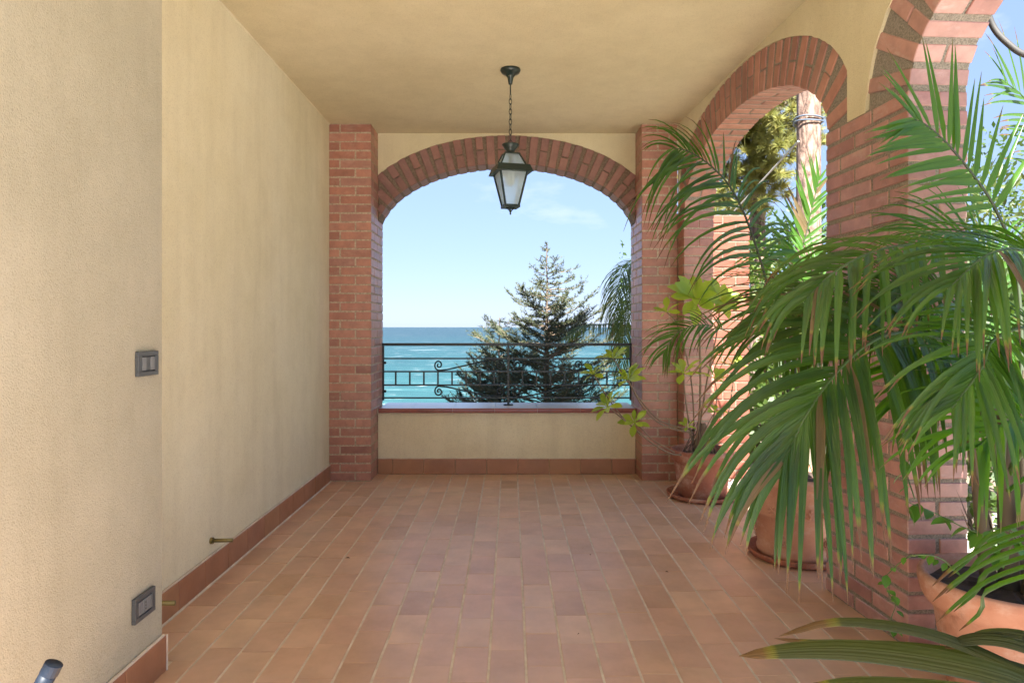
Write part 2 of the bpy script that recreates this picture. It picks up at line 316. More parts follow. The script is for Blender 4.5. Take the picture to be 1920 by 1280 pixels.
# floor tiles: 12 x 24 cm, running away from the camera in staggered columns
TWD, TLN = .1262, .2475
cand = []
for ci in range(-10, 13):
    xc = -.012 + ci*TWD; off = rnd.choice([0, .33, .5, .66])*TLN + rnd.uniform(-.03, .03)
    for ri in range(-2, 24):
        yc = 5.436 - TLN/2 - ri*TLN + off
        y1 = min(yc+TLN/2-.0009, 5.425); y0 = yc-TLN/2+.0009
        x0, x1 = xc-TWD/2+.0042, xc+TWD/2-.0042
        x0 = max(x0, XL+.004) if y0 > YN else max(x0, XN+.004)
        if y1-y0 < .03 or x1-x0 < .02: continue
        if y0 > YN-.25 and y0 < YN and x1 < XN: continue
        cand.append((x0, x1, y0, y1))
def vis(c):
    yy = c[3]
    if yy < 2.20: return -1
    xm = (c[0]+c[1])/2
    if abs(xm) > .74*yy+.06: return -1
    if xm > xw(yy)+.25: return -.5
    return 1/yy
cand.sort(key=lambda c: -vis(c)); near, rest = [c for c in cand if vis(c) > 0][:300], []
ns = set(near); rest = [c for c in cand if c not in ns]
for x0, x1, y0, y1 in near:
    o = piece('tile', floor, ((x0+x1)/2, (y0+y1)/2, -.006+rnd.uniform(-.0002, .0009)), (x1-x0, y1-y0, .012), 0, M['floor_tile'], .0012, .0001, 0, 0)
    o.rotation_euler = (max(-.008, min(.008, rnd.gauss(0, .0042))), max(-.004, min(.004, rnd.gauss(0, .002))), rnd.gauss(0, .0018))
b = MB()
for x0, x1, y0, y1 in rest: b.box(x0, x1, y0, y1, -.012, 0)
yy = 2.0
for ci in range(-12, 14):                                   # paving behind the camera
    for ri in range(36):
        y1 = -.75 - ri*TLN + (ci % 2)*.12
        if True: continue
        x0 = ci*TWD-.012-TWD/2
        if x0 < XN or x0+TWD > 1.7: continue
        b.box(x0+.003, x0+TWD-.003, y1-TLN+.002, y1-.002, -.012, 0)
tag(b.build('far_tiles', M['floor_tile'], floor), kind='stuff')
def skirting(parent, p0, p1, inward, length=.245, h=.118, m='skirting_tile', first=None, z0=0):
    p0, p1, inward = Vector(p0), Vector(p1), Vector(inward); d = p1-p0; tot = d.length; d.normalize(); s = 0; rz = math.atan2(d.y, d.x); k = 0
    while s < tot-.01:
        ln = first if (first and k == 0) else length; ln = min(ln, tot-s)
        c = p0+d*(s+ln/2)+inward*.006
        piece('skirting_tile', parent, (c.x, c.y, z0+h/2+.001), (ln-.003, .012, h), rz, M[m], .0015, .0006, .002, 0); s += ln; k += 1
skirting(wl, (XL, YN, 0), (XL, YP-.002, 0), (1, 0, 0))
skirting(wn, (XN, YN+.008, 0), (XN, .9, 0), (1, 0, 0), h=.117)
b = MB(); b.tube([(XL+.006, YN, .122), (XL+.006, YP, .122)], .005, 5); b.tube([(XL+.014, YN, 0), (XL+.014, YP, 0)], .006, 5); b.build('mortar_fillet', M['grout'], wl)
b = MB(); b.tube([(XN+.006, YN, .121), (XN+.006, 1, .121)], .005, 5); b.tube([(XN+.012, YN+.008, .0), (XN+.012, YN+.008, .12)], .004, 5); b.build('mortar_fillet', M['grout'], wn)

# ------------------------------------------------------------------ masonry
CH = CEIL/40; BH = CH-.0105
def course_pier(th, m, x0, x1, y0, y1, zc, mt_w=.0105):
    pass
def pier_left():
    t = thing('brick_pier', (JL-.15, 5.4, 0), 'red brick pier between the cream wall and the sea arch', 'pier', 'brick piers of the terrace')
    b = MB(); b.box(XL-.01, JL-.0035, YP+.0035, YB-.006, 0, CEIL); b.build('mortar_core', M['mortar'], t); m = M['brick_wall']; j = .0105
    for k in range(40):
        z = (k+.5)*CH; zz = BH
        if k % 2:
            a = .076; piece('brick', t, (XL+a/2, YP+.057, z), (a, .114, zz), 0, m)
            piece('brick', t, ((XL+a+j+JL)/2, YP+.057, z), (JL-XL-a-j, .114, zz), 0, m)
            ys = YP+.114+j
        else:
            a = .19; piece('brick', t, (XL+a/2, YP+.057, z), (a, .114, zz), 0, m)
            e = JL-XL-a-j; piece('brick', t, (JL-e/2, YP+.1165, z), (e, .233, zz), 0, m); ys = YP+.233+j
        first = .228 if k % 2 else YB-ys
        while ys < YB-.02:
            e = min(first, YB-ys); piece('brick', t, (JL-.057, ys+e/2, z), (.114, e, zz), 0, m); ys += e+j; first = .228
    return t
def pier_right():
    x1 = xw(YP)-.002; t = thing('brick_pier', (1.15, 5.3, 0), 'red brick corner pier beside the sea arch, behind the potted umbrella plant', 'pier', 'brick piers of the terrace')
    b = MB(); b.box(JR+.0035, x1-.005, YP+.0035, YB-.006, 0, CEIL)
    u0 = u_of(5.03); b.box(u0+.006, u0+.5, .004, TW-.006, 0, 2.0, rw); b.build('mortar_core', M['mortar'], t); m = M['brick_wall']; j = .0105
    for k in range(40):
        z = (k+.5)*CH; zz = BH
        if k % 2:
            e = .114; piece('brick', t, (JR+e/2, YP+.1165, z), (e, .233, zz), 0, m); ys = YP+.233+j; first = YB-ys
            piece('brick', t, ((JR+e+j+x1)/2, YP+.057, z), (x1-JR-e-j, .114, zz), 0, m)
        else:
            e = .2; piece('brick', t, (JR+e/2, YP+.057, z), (e, .114, zz), 0, m); ys = YP+.114+j; first = .228
            piece('brick', t, ((JR+e+j+x1)/2, YP+.057, z), (x1-JR-e-j, .114, zz), 0, m)
        while ys < YB-.02:
            e = min(first, YB-ys); piece('brick', t, (JR+.057, ys+e/2, z), (.114, e, zz), 0, m); ys += e+j; first = .228
        if z < 2.0:
            if k % 2: piece('brick', t, rw(u0+.069, TW/2, z), (.138, TW, zz), WROT, m)
            else:
                for s in (0, 1): piece('brick', t, rw(u0+.069, TW*(.25+.5*s), z), (.138, TW/2-j/2, zz), WROT, m)
            # inner face strip between jamb and pier front
    return t
def pier_near():
    u1 = u_of(3.039); t = thing('brick_pier', rw(.28, .11, 0), 'near brick pier of the arcade with wide grey joints, behind the palm', 'pier', 'brick piers of the terrace')
    b = MB(); b.box(.005, u1-.005, .005, TW-.005, 0, 2.0, rw); b.build('mortar_core', M['mortar_coarse'], t); m = M['brick_pier']; j = .013
    n = 30; ch = 2.0/n
    for k in range(n):
        z = (k+.5)*ch; zz = ch-.0145
        if k % 2:      # half at the far end, corner brick is a stretcher on the inner face
            h = (u1-2*j)/5; cuts = [(0, 2*h), (2*h+j, 4*h+j), (4*h+2*j, u1)]; piece('brick', t, rw(.057, TW-.054, z), (.114, .106, zz), WROT, m)
        else:
            h = (u1-2*j)/5; cuts = [(0, h), (h+j, 3*h+j), (3*h+2*j, u1)]
        for i, (a, c) in enumerate(cuts):
            if i == 0 and not k % 2: piece('brick', t, rw((a+c)/2, TW/2, z), (c-a, TW, zz), WROT, m)
            else: piece('brick', t, rw((a+c)/2, .053, z), (c-a, .106, zz), WROT, m)
    return t
pier_left(); pier_right(); pier_near()
def arch(parent, fn, rot0, c, a, bb, z0, t0, t1, m, lim, core, clip=None, zmax=9, ring=.225, step=.0785, face=0, corelim=None, jr=.008):
    """voussoirs set square to an elliptical intrados; fn maps (along, depth, up)"""
    pts = []; n = 600
    for i in range(n+1):
        th = math.pi*i/n; pts.append((c+a*math.cos(th), z0+bb*math.sin(th), th))
    acc = 0; arc = [0]
    for i in range(n): acc += math.hypot(pts[i+1][0]-pts[i][0], pts[i+1][1]-pts[i][1]); arc.append(acc)
    nb = int(acc/step); k = 0
    # mortar body
    vb = MB(); vv = []; use = [i for i in range(0, n+1, 6) if (corelim or lim)(pts[i][0])]
    for i in use:
        x, z, th = pts[i]; nx, nz = math.cos(th)/a, math.sin(th)/bb; l = math.hypot(nx, nz); nx /= l; nz /= l
        for d in (.004, ring-.004):
            for t in (t0+.007, t1-.007): 
                xx, z_ = x+nx*d, min(z+nz*d, zmax)
                if clip: xx = max(clip[0], min(clip[1], xx))
                vv.append(fn(xx, t, z_))
    q = len(use); fs = []
    for i in range(q-1):
        A, B = i*4, i*4+4
        fs += [(A, A+1, B+1, B), (A+2, B+2, B+3, A+3), (A, B, B+2, A+2), (A+1, A+3, B+3, B+1)]
    fs += [(0, 2, 3, 1), ((q-1)*4, (q-1)*4+1, (q-1)*4+3, (q-1)*4+2)]
    vb.add(vv, fs); vb.build('mortar_core', core, parent)
    dep = t1-t0; j = .009
    for k in range(nb):
        s = (k+.5)/nb*acc; i = min(range(n+1), key=lambda q: abs(arc[q]-s)); x, z, th = pts[i]
        if not lim(x): continue
        nx, nz = math.cos(th)/a, math.sin(th)/bb; l = math.hypot(nx, nz); nx /= l; nz /= l
        ex = Vector(fn(1, 0, 0))-Vector(fn(0, 0, 0)); ey = Vector(fn(0, 1, 0))-Vector(fn(0, 0, 0)); ez = Vector((0, 0, 1))
        rad = (ex*nx+ez*nz).normalized(); tan = ey.cross(rad).normalized()
        rot = Matrix((rad, ey, -tan)).transposed()
        if rot.determinant() < 0: rot = Matrix((rad, ey, tan)).transposed()
        rg = ring
        if clip:
            if nx > .01: rg = min(rg, (clip[1]-x)/nx)
            if nx < -.01: rg = min(rg, (clip[0]-x)/nx)
        rg = min(rg, (zmax-z)/max(nz, .01))
        if rg < .05: continue
        def put(d0, d1, e0, e1):
            dd = (d0+d1)/2; piece('brick', parent, fn(x+nx*dd, t0+face+(e0+e1)/2, z+nz*dd), (d1-d0, e1-e0, .0585+rnd.uniform(-.0015, .001)), rot, m, .003, .0012, jr)
        if k % 2 or rg < .2: put(0, rg, 0, dep/2-j/2); put(0, rg, dep/2+j/2, dep)
        else: sp = rg*rnd.choice([.5, .5, .45, .52]); put(0, sp-j/2, 0, dep); put(sp+j/2, rg, 0, dep)
# sea arch
AC, AA, AB, AZ = -.034, 1.022, .552, 1.878
def bw(x, t, z): return Vector((x, YW+t, z))
t = thing('brick_arch', (AC, YW, 2.0), 'wide low brick arch framing the view of the sea', 'arch', 'brick arches of the terrace')
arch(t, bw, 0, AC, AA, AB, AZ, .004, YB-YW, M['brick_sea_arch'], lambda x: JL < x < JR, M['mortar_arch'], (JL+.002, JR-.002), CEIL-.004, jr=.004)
def ext(x, c, a, bb, z0, off):
    """height of the curve offset outwards by off, sampled"""
    best = None
    for i in range(0, 241):
        th = math.pi*i/240; nx, nz = math.cos(th)/a, math.sin(th)/bb; l = math.hypot(nx, nz)
        px, pz = c+a*math.cos(th)+nx/l*off, z0+bb*math.sin(th)+nz/l*off
        if best is None or abs(px-x) < best[0]: best = (abs(px-x), pz)
    return best[1]
def strip_wall(name, fn, xs, zb, ztop, t0, t1, m, parent=None, loc=None):
    b = MB(); vv = []
    for x in xs:
        z = min(zb(x), ztop-.0005)
        vv += [fn(x, t0, z), fn(x, t0, ztop), fn(x, t1, ztop), fn(x, t1, z)]
    fs = []
    for i in range(len(xs)-1):
        A, B = i*4, i*4+4
        fs += [(A, B, B+1, A+1), (A+1, B+1, B+2, A+2), (A+2, B+2, B+3, A+3), (A+3, B+3, B, A)]
    fs += [(0, 1, 2, 3), tuple((len(xs)-1)*4+i for i in (3, 2, 1, 0))]
    b.add(vv, fs); return b.build(name, m, parent, loc)
xs = [JL+i*(JR-JL)/80 for i in range(81)]
sp = strip_wall('plaster_wall', bw, xs, lambda x: ext(x, AC, AA, AB, AZ, .222), CEIL, 0, YB-YW-.01, M['plaster_ceiling'], None, (AC, YW, 2.5))
tag(sp, 'ochre plaster filling above the wide sea arch, up to the ceiling', 'wall')
# arcade arches
Z3, B3 = 2.0, .43
u2a, u2b = u_of(3.039), u_of(5.03); c2, a2 = (u2a+u2b)/2, (u2b-u2a)/2
u3b = 0.0; u3a = u_of(.56); c3, a3 = (u3a+u3b)/2, (u3b-u3a)/2
t2 = thing('brick_arch', rw(c2, .1, 2.0), 'round brick arch of the arcade opening on the pine garden', 'arch', 'brick arches of the terrace')
arch(t2, rw, 0, c2, a2, B3, Z3, .006, TW, M['brick_arch'], lambda x: True, M['mortar_coarse'], (u2a-.175, u_of(YP)-.004), CEIL-.004, .228)
t3 = thing('brick_arch', rw(c3, .1, 2.0), 'near brick arch springing up out of the picture at the top right', 'arch', 'brick arches of the terrace')
arch(t3, rw, 0, c3, a3, B3, Z3, .006, TW, M['brick_pier'], lambda x: x > c3-.2, M['mortar_coarse'], (-9, .272), CEIL-.004, .262, corelim=lambda x: True)
def rwall(u):
    if u > u_of(YP)-.006: return Z3
    if u > c2: return max(Z3, ext(min(u, c2+a2+.22), c2, a2, B3, Z3, .226)) if u < c2+a2+.18 else Z3
    if u > u2a-.172: return ext(u, c2, a2, B3, Z3, .226)
    if u > .270: return Z3-.004
    if u > c3-a3: return ext(u, c3, a3, B3, Z3, .26)
    uu = u - (c3-a3)
    return 0 if uu > -.40 else 2.43
us = sorted(set([u_of(Y0-.0)+i*(u_of(YP)-.004-u_of(Y0))/260 for i in range(261)] + [.2705, .2695, u2a-.1715, u2a-.1725]))
wr = strip_wall('plaster_wall', rw, us, rwall, CEIL-.001, 0, TW-.01, M['plaster_ceiling'], None, (1.4, 3, 2.4))
tag(wr, 'ochre plaster wall above and between the round arcade arches', 'wall')

# parapet under the sea arch
pw = thing('parapet', (AC, YW, 0), 'low ochre parapet with tiled sill and skirting below the black railing', 'parapet')
b = MB(); b.box(JL+.001, JR-.001, YW, YB+.14, 0, .481); b.build('wall_body', M['plaster_parapet'], pw)
skirting(pw, (JL+.002, YW, 0), (JR-.002, YW, 0), (0, -1, 0), first=.115)
b = MB(); b.tube([(JL, YW-.004, .121), (JR, YW-.004, .121)], .004, 5); b.build('mortar_fillet', M['grout'], pw)
ZS = .518; s = JL-.012; k = 0
b = MB(); b.box(JL+.001, JR-.001, YW-.03, YB+.15, .478, ZS-.006); b.build('sill_bed', M['grout'], pw)
def sill_profile(pr, x0, x1):
    b = MB(); n = len(pr); b.add([(x, p, z) for x in (x0, x1) for p, z in pr], [tuple(range(n)), tuple(range(2*n-1, n-1, -1))] + [(i, (i+1) % n, n+(i+1) % n, n+i) for i in range(n)]); return b
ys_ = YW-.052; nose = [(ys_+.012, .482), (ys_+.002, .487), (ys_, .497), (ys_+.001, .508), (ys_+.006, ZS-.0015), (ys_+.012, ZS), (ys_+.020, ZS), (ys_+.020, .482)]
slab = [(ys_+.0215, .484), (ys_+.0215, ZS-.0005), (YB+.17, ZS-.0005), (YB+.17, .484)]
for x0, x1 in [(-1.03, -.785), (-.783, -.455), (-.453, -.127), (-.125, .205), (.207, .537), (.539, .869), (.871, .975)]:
    sill_profile(nose, x0, x1).build('sill_nosing', M['sill_tile'], pw, ((x0+x1)/2, YW, .5)); sill_profile(slab, x0, x1).build('sill_tile', M['sill_sheen_and_coping'], pw, ((x0+x1)/2, YW, .5))

# railing
YR = 5.63; rl = thing('railing', (AC, YR, ZS), 'black wrought iron railing with scrolls across the sea arch', 'railing')
RZ = [1.009, .895, .789, .680, .576]
def bar(name, x0, x1, z0, z1, d=.012, p=rl, y=YR):
    b = MB(); b.box(x0, x1, y-d/2, y+d/2, z0, z1); return b.build(name, M['iron'], p, None, False, .001)
bar('top_rail', JL, JR, RZ[0]-.011, RZ[0]+.011, .036)
for z in RZ[1:]: bar('rail', JL+.012, JR-.012, z-.006, z+.006, .014)
for x in (JL+.007, JR-.007): bar('post', x-.007, x+.007, RZ[4]-.02, RZ[0]-.012, .014)
bar('post', -.03, -.012, ZS+.008, RZ[0]-.012, .018); bar('foot_plate', -.06, .018, ZS+.001, ZS+.008, .06)
for i in range(17):
    x = -.021+(i-8)*.1143
    if abs(x+.021) < .01 or not JL+.02 < x < JR-.02: continue
    bar('bar', x-.0065, x+.0065, RZ[3]+.006, RZ[2]-.006, .012)
def scroll(sx, up):
    """one S scroll: spiral at the outer end, a straight run, spiral beside the centre post"""
    cx, z0, z1 = -.021, RZ[2]+.007, RZ[1]-.007
    if not up: z0, z1 = RZ[3]-.007, RZ[4]+.007
    h = abs(z1-z0); sg = 1 if z1 > z0 else -1; pts = []
    r0 = h*.47
    for i in range(30):                                    # outer spiral, wound outwards to the low point
        a = -math.pi/2 + (1-i/29)*math.pi*2.9; r = r0*(.16+.84*(i/29)); pts.append((.565+math.cos(a)*r*.86, h*.5+math.sin(a)*r))
    pts += [(.52, h*.03)] if False else []
    pts += [(.50, h*.09), (.40, h*.34), (.30, h*.58), (.20, h*.82), (.13, h*.95)]
    r1 = h*.44
    for i in range(30):
        a = math.pi/2 + (i/29)*math.pi*2.7; r = r1*(1-.84*(i/29)); pts.append((.070+math.cos(a)*r*.95, h*.52+math.sin(a)*r))
    b = MB(); b.tube([(cx+sx*x, YR, z0+sg*z) for x, z in pts], .0068, 6); b.build('scroll', M['iron'], rl, None, True)
for sx in (-1, 1):
    for up in (True, False): scroll(sx, up)
for z in (.86, .63): 
    b = MB(); b.tube([(JL+.004, YR-.0, z), (JL+.03, YR, z)], .012, 6); b.build('fixing', M['iron'], rl)

# ------------------------------------------------------------------ lantern
LY = 4.08; ls = F/LY
def lz(y): return EYE+(CY-y)/ls
ln = thing('pendant_lantern', (-.003, LY, CEIL), 'dark green metal lantern hanging on a chain from the ceiling', 'lantern')
c = (-.003, LY, 0); mi = M['lantern_iron']
b = MB(); b.lathe([(.02, CEIL-.0005), (.058, CEIL-.001), (.060, CEIL-.010), (.052, CEIL-.024), (.030, CEIL-.034), (.019, CEIL-.050), (.014, CEIL-.072), (.011, CEIL-.090), (.004, CEIL-.092)], c, 28); b.build('ceiling_rose', mi, ln, None, True)
b = MB(); b.tube([(c[0], LY, CEIL-.088), (c[0], LY, lz(178))], .0045, 6); b.build('rod', mi, ln)
zt, zb_ = lz(178)+.004, lz(262); nl = 9; lk = (zt-zb_)/nl
for i in range(nl):
    zc = zt-(i+.5)*lk; b = MB(); pts = []
    for k in range(15):
        a = 2*math.pi*k/14; u_, v_ = math.cos(a)*.0085, math.sin(a)*(lk*.5+.0045)
        pts.append((c[0]+(u_*.9 if i % 2 else u_*.45), LY+(u_*.5 if i % 2 else -u_*.85), zc+v_))
    b.tube(pts, .0022, 5, False); b.build('chain_link', mi, ln, (c[0], LY, zc), True)
b = MB(); b.tube([(c[0]+.012*math.cos(a), LY, lz(264)-.014+.016*math.sin(a)) for a in [2*math.pi*k/14 for k in range(15)]], .003, 5, False); b.build('hanging_ring', mi, ln, None, True)
b = MB(); b.lathe([(.006, lz(266)-.018), (.010, lz(272)-.001), (.049, lz(272)+.004), (.051, lz(272)), (.036, lz(279)), (.024, lz(284)), (.030, lz(287)), (.043, lz(290)), (.004, lz(290)-.002)], c, 24); b.build('cap', mi, ln, None, True)
TL = R(15)
def lrot(x, y, z): return (c[0]+x*math.cos(TL)-y*math.sin(TL), LY+x*math.sin(TL)+y*math.cos(TL), z)
def frustum(z0, h0, z1, h1, name, bw_):
    """four corner bars and four panes of a square, tapering lantern stage"""
    for sx, sy in ((1, 1), (1, -1), (-1, 1), (-1, -1)):
        b = MB(); b.tube([lrot(sx*h0, sy*h0, z0), lrot(sx*h1, sy*h1, z1)], bw_, 4); b.build('corner_bar', mi, ln)
    for k in range(4):
        ca, sa = math.cos(k*math.pi/2), math.sin(k*math.pi/2); r = lambda x, y: (x*ca-y*sa, x*sa+y*ca); b = MB(); q = []
        for d in (-.003, -.006):
            for x, h, z in ((-1, h0, z0), (1, h0, z0), (1, h1, z1), (-1, h1, z1)):
                xx, yy = r(x*(h-.003), -h-d); q.append(lrot(xx, yy, z))
        b.add(q, [(0, 1, 2, 3), (7, 6, 5, 4), (0, 4, 5, 1), (1, 5, 6, 2), (2, 6, 7, 3), (3, 7, 4, 0)]); b.build('glass_pane', M['lantern_glass'], ln)
frustum(lz(290), .042, lz(314), .076, 'upper', .0058); frustum(lz(322), .082, lz(387), .040, 'lower', .0062)
def sqring(h, z0, z1, wd, name, flare=0):
    b = MB()
    for k in range(4):
        ca, sa = math.cos(k*math.pi/2), math.sin(k*math.pi/2); r = lambda x, y: (x*ca-y*sa, x*sa+y*ca); q = []
        for hh, z in ((h, z0), (h+flare, z1)):
            for x, y in ((-hh, -hh), (hh, -hh), (hh-wd, -hh+wd), (-hh+wd, -hh+wd)): xx, yy = r(x, y); q.append(lrot(xx, yy, z))
        b.add(q, [(0, 1, 2, 3), (7, 6, 5, 4), (0, 4, 5, 1), (1, 5, 6, 2), (2, 6, 7, 3), (3, 7, 4, 0)])
    return b.build(name, mi, ln)
sqring(.108, lz(326), lz(313), .030, 'collar', -.014); sqring(.046, lz(290)-.003, lz(290)+.004, .012, 'upper_rim'); sqring(.047, lz(390), lz(385), .02, 'lower_rim')
b = MB()
for k in range(4):
    a = k*math.pi/2+TL; b.tube([(c[0]+math.cos(a)*r_, LY+math.sin(a)*r_, z) for r_, z in ((.022, lz(389)), (.018, lz(392)), (.008, lz(394.5)), (.003, lz(397)))], .003, 5)
b.lathe([(.002, lz(395)), (.007, lz(397)), (.004, lz(399)), (.006, lz(401)), (.001, lz(403))], c, 10); b.build('finial', mi, ln, None, True)
b = MB(); b.lathe([(.012, lz(292)), (.014, lz(312)), (.012, lz(316)), (.003, lz(318))], c, 12); b.build('lamp_holder', M['plate_dark'], ln)
b = MB(); b.lathe([(.010, lz(314)), (.026, lz(326)), (.030, lz(336)), (.024, lz(346)), (.003, lz(350))], c, 16); b.build('bulb', M['bulb'], ln, None, True)

# ------------------------------------------------------------------ switch, socket, pipes, tube, cable
def plate(name, yc, zc, label, cat, sock):
    t = thing(name, (XN, yc, zc), label, cat); w_, h_ = .122, .078
    for nm, y0, y1, z0, z1 in (('frame', -w_/2, w_/2, h_/2-.014, h_/2), ('frame', -w_/2, w_/2, -h_/2, -h_/2+.014), ('frame', -w_/2, -w_/2+.021, -h_/2+.014, h_/2-.014), ('frame', w_/2-.021, w_/2, -h_/2+.014, h_/2-.014)):
        b = MB(); b.box(XN+.001, XN+.013, yc+y0, yc+y1, zc+z0, zc+z1); b.build(nm, M['plate'], t, None, False, .001)
    b = MB(); b.box(XN+.001, XN+.006, yc-w_/2+.02, yc+w_/2-.02, zc-h_/2+.013, zc+h_/2-.013); b.build('insert', M['plate_dark'], t)
    for k in range(3):
        y = yc+(k-1)*.0255; o = MB(); o.box(XN+.006, XN+(.013 if (k == 1 and sock) else .0105+.002*(k != 1)), y-.0118, y+.0118, zc-.021, zc+.021)
        mo = o.build('socket_module' if (sock and k == 1) else 'rocker', M['module'] if k != 1 or sock else M['plate'], t, None, False, .001)
        if sock and k == 1:
            for dz in (-.010, 0, .010):
                b = MB(); b.lathe([(.0001, 0), (.0026, 0)], (0, 0, 0), 10, lambda q: Vector((XN+.0135, y+q.x, zc+dz+q.y)), False); b.build('pin_hole', M['hole'], mo)
plate('light_switch', 2.213, 1.034, 'grey light switch plate on the near plaster wall at eye height', 'switch', False)
plate('power_socket', 2.193, .272, 'grey power socket plate low on the near plaster wall', 'socket', True)
def stub(p, ln_, label):
    t = thing('pipe_stub', p, label, 'pipe'); p = Vector(p)
    b = MB(); b.tube([p, p+Vector((ln_, 0, .002))], .0085, 10); b.build('pipe', M['brass'], t, None, True)
    b = MB(); b.tube([p+Vector((.0, 0, 0)), p+Vector((.012, 0, 0))], .015, 10); b.build('flange', M['brass'], t)
stub((XL, 3.133, .186), .10, 'short brass pipe stub sticking out just above the left skirting')
stub((XL, 2.42, .186), .185, 'brass pipe stub half hidden behind the projecting near wall')
t = thing('tube_handle', (-1.02, 1.08, 0), 'dark tubular handle end rising into the bottom left corner', 'handle')
b = MB(); b.tube([(-1.02, 1.10, .0), (-.92, 1.16, .25), (-.812, 1.2, .530), (-.800, 1.203, .553)], .0140, 16); b.build('tube', M['black_tube'], t, None, True)
b = MB(); b.tube([(-.802, 1.2025, .549), (-.794, 1.205, .566)], .0150, 16); b.build('end_cap', M['black_tube'], t)
cb = MB(); cb.tube(catmull([P(1835, -60, 2.45), P(1846, 0, 2.45), P(1862, 50, 2.45), P(1890, 82, 2.42), P(1925, 104, 2.40), P(1990, 112, 2.4)], 24), .0105, 8)
tag(cb.build('cable', M['cable'], None, P(1846, 0, 2.45), True), 'grey cable looping across the sky at the top right', 'cable')
for i, (x, y) in enumerate([(652, 1047), (1107, 1041), (1250, 1073), (1085, 1190)]):
    Y = F*EYE/(y-CY); p = P(x, y, Y); b = MB(); s_ = (.014, .008, .010, .007)[i]; a = i*1.3
    b.add([(p.x+s_*math.cos(a+q)*(1, .45)[k % 2], p.y+s_*math.sin(a+q)*(1, .45)[k % 2], .004+.004*(k % 2)) for k, q in enumerate([0, 1.5, 3.1, 4.6])], [(0, 1, 2, 3)])
    tag(b.build('dry_leaf', M['dry_leaf'], None, (p.x, p.y, 0)), ('curled dry leaf bit on the floor towards the left wall', 'tiny dry leaf bit in the middle of the floor', 'tiny dry leaf bit on the floor towards the potted plants', 'tiny dry crumb nearest the camera on the floor')[i], 'leaf')

# ------------------------------------------------------------------ ground, sea, garden
def sstep(a, b_, x): x = max(0, min(1, (x-a)/(b_-a))); return x*x*(3-2*x)
def ground_h(x, y):
    edge = 5.75 if x < 1.9 else 5.75+min((x-1.9)*5, 14)
    h = -.16 - 4.9*sstep(edge, edge+2.2, y) - 11*sstep(edge+2, edge+95, y)
    if x < -1.6: h -= 4.9*sstep(-1.75, -3.5, x)*sstep(-2.2, -.5, y)
    return h + .05*mnoise.noise(Vector((x*.5, y*.5, 3)))
gx = [-90, -60, -40, -25, -15, -10, -7, -5, -4, -3, -2.4, -1.9, -1.72, 1.70, 1.74, 1.9, 2.1, 2.4, 2.8, 3.3, 4, 5, 6, 7.5, 9, 11, 14, 18, 25, 35, 55, 90]
gy = [-60, -40, -25, -15, -10, -6, -4, -3, -2.2, Y0-.05, Y0+.3, 0, 1, 2, 3, 4, 5, 5.6, 5.9, 6.2, 6.6, 7, 7.5, 8, 9, 10, 12, 14, 17, 20, 25, 32, 45, 60, 80, 105, 130]
b = MB(); b.add([(x, y, ground_h(x, y) - (.4 if -1.8 < x < 1.72 and Y0 < y < 5.85 else 0)) for y in gy for x in gx], [(j*len(gx)+i, j*len(gx)+i+1, (j+1)*len(gx)+i+1, (j+1)*len(gx)+i) for j in range(len(gy)-1) for i in range(len(gx)-1)])
tag(b.build('ground', M['earth'], None, (0, 0, 0)), kind='structure')
grout('path', (.36, .31, .25), (.47, .41, .34))
grout('bounce_paving', (.58, .58, .55), (.69, .69, .66))
b = MB(); b.box(-9, 9, Y0-9, Y0-.004, -.3, -.012); b.box(XN-.1, 1.72, Y0-.004, .996, -.3, -.012); tag(b.build('bounce_patio', M['bounce_paving'], None, (0, -5, 0)), kind='structure')  # unseen pale ground, added to bounce neutral sunlight into the terrace
b = MB(); b.box(1.724, 4.6, Y0, 4.4, -.3, -.03); tag(b.build('path', M['path'], None, (3, 1, 0)), kind='structure')
m, nt, bs = mat('sea'); g = N(nt, 'ShaderNodeNewGeometry').outputs['Position']
sx = N(nt, 'ShaderNodeSeparateXYZ'); nt.links.new(g, sx.inputs[0])
mr = N(nt, 'ShaderNodeMapRange'); mr.inputs[1].default_value = 120; mr.inputs[2].default_value = 1500; nt.links.new(sx.outputs[1], mr.inputs[0])
dr = ramp(nt, [(0, (.022, .088, .086)), (.12, (.014, .064, .067)), (.45, (.010, .044, .051)), (1, (.009, .034, .043))]); nt.links.new(mr.outputs[0], dr.inputs[0])
wn_ = noise(nt, mapping(nt, g, (.05, .16, 1)), 1, 5, .6); wr_ = ramp(nt, [(.36, (.62, .70, .73)), (.62, (1.25, 1.2, 1.18))]); nt.links.new(wn_.outputs[0], wr_.inputs[0])
c_ = mixc(nt, .9, dr.outputs[0], wr_.outputs[0], 'MULTIPLY')
f1 = noise(nt, mapping(nt, g, (.075, .24, 1)), 1, 8, .74); f1r = ramp(nt, [(.592, (0, 0, 0)), (.645, (.9, .9, .9))]); nt.links.new(f1.outputs[0], f1r.inputs[0])
f2 = noise(nt, mapping(nt, g, (.010, .075, 1)), 1, 8, .66); f2r = ramp(nt, [(.625, (0, 0, 0)), (.67, (.8, .8, .8))]); nt.links.new(f2.outputs[0], f2r.inputs[0])
c_ = mixc(nt, f1r.outputs[0], c_, (.36, .40, .40)); c_ = mixc(nt, f2r.outputs[0], c_, (.34, .40, .40)); nt.links.new(c_, bs.inputs['Base Color'])
bs.inputs['Roughness'].default_value = .38; bs.inputs['Specular IOR Level'].default_value = .25
bn = noise(nt, mapping(nt, g, (.12, .4, 1)), 1, 6, .6); bump(nt, bs, bn.outputs[0], .8, 1.2); M['sea'] = m
b = MB(); b.add([(-30000, 60, -15), (30000, 60, -15), (30000, 45000, -15), (-30000, 45000, -15)], [(0, 1, 2, 3)])
tag(b.build('sea', M['sea'], None, (0, 60, -15)), kind='structure')
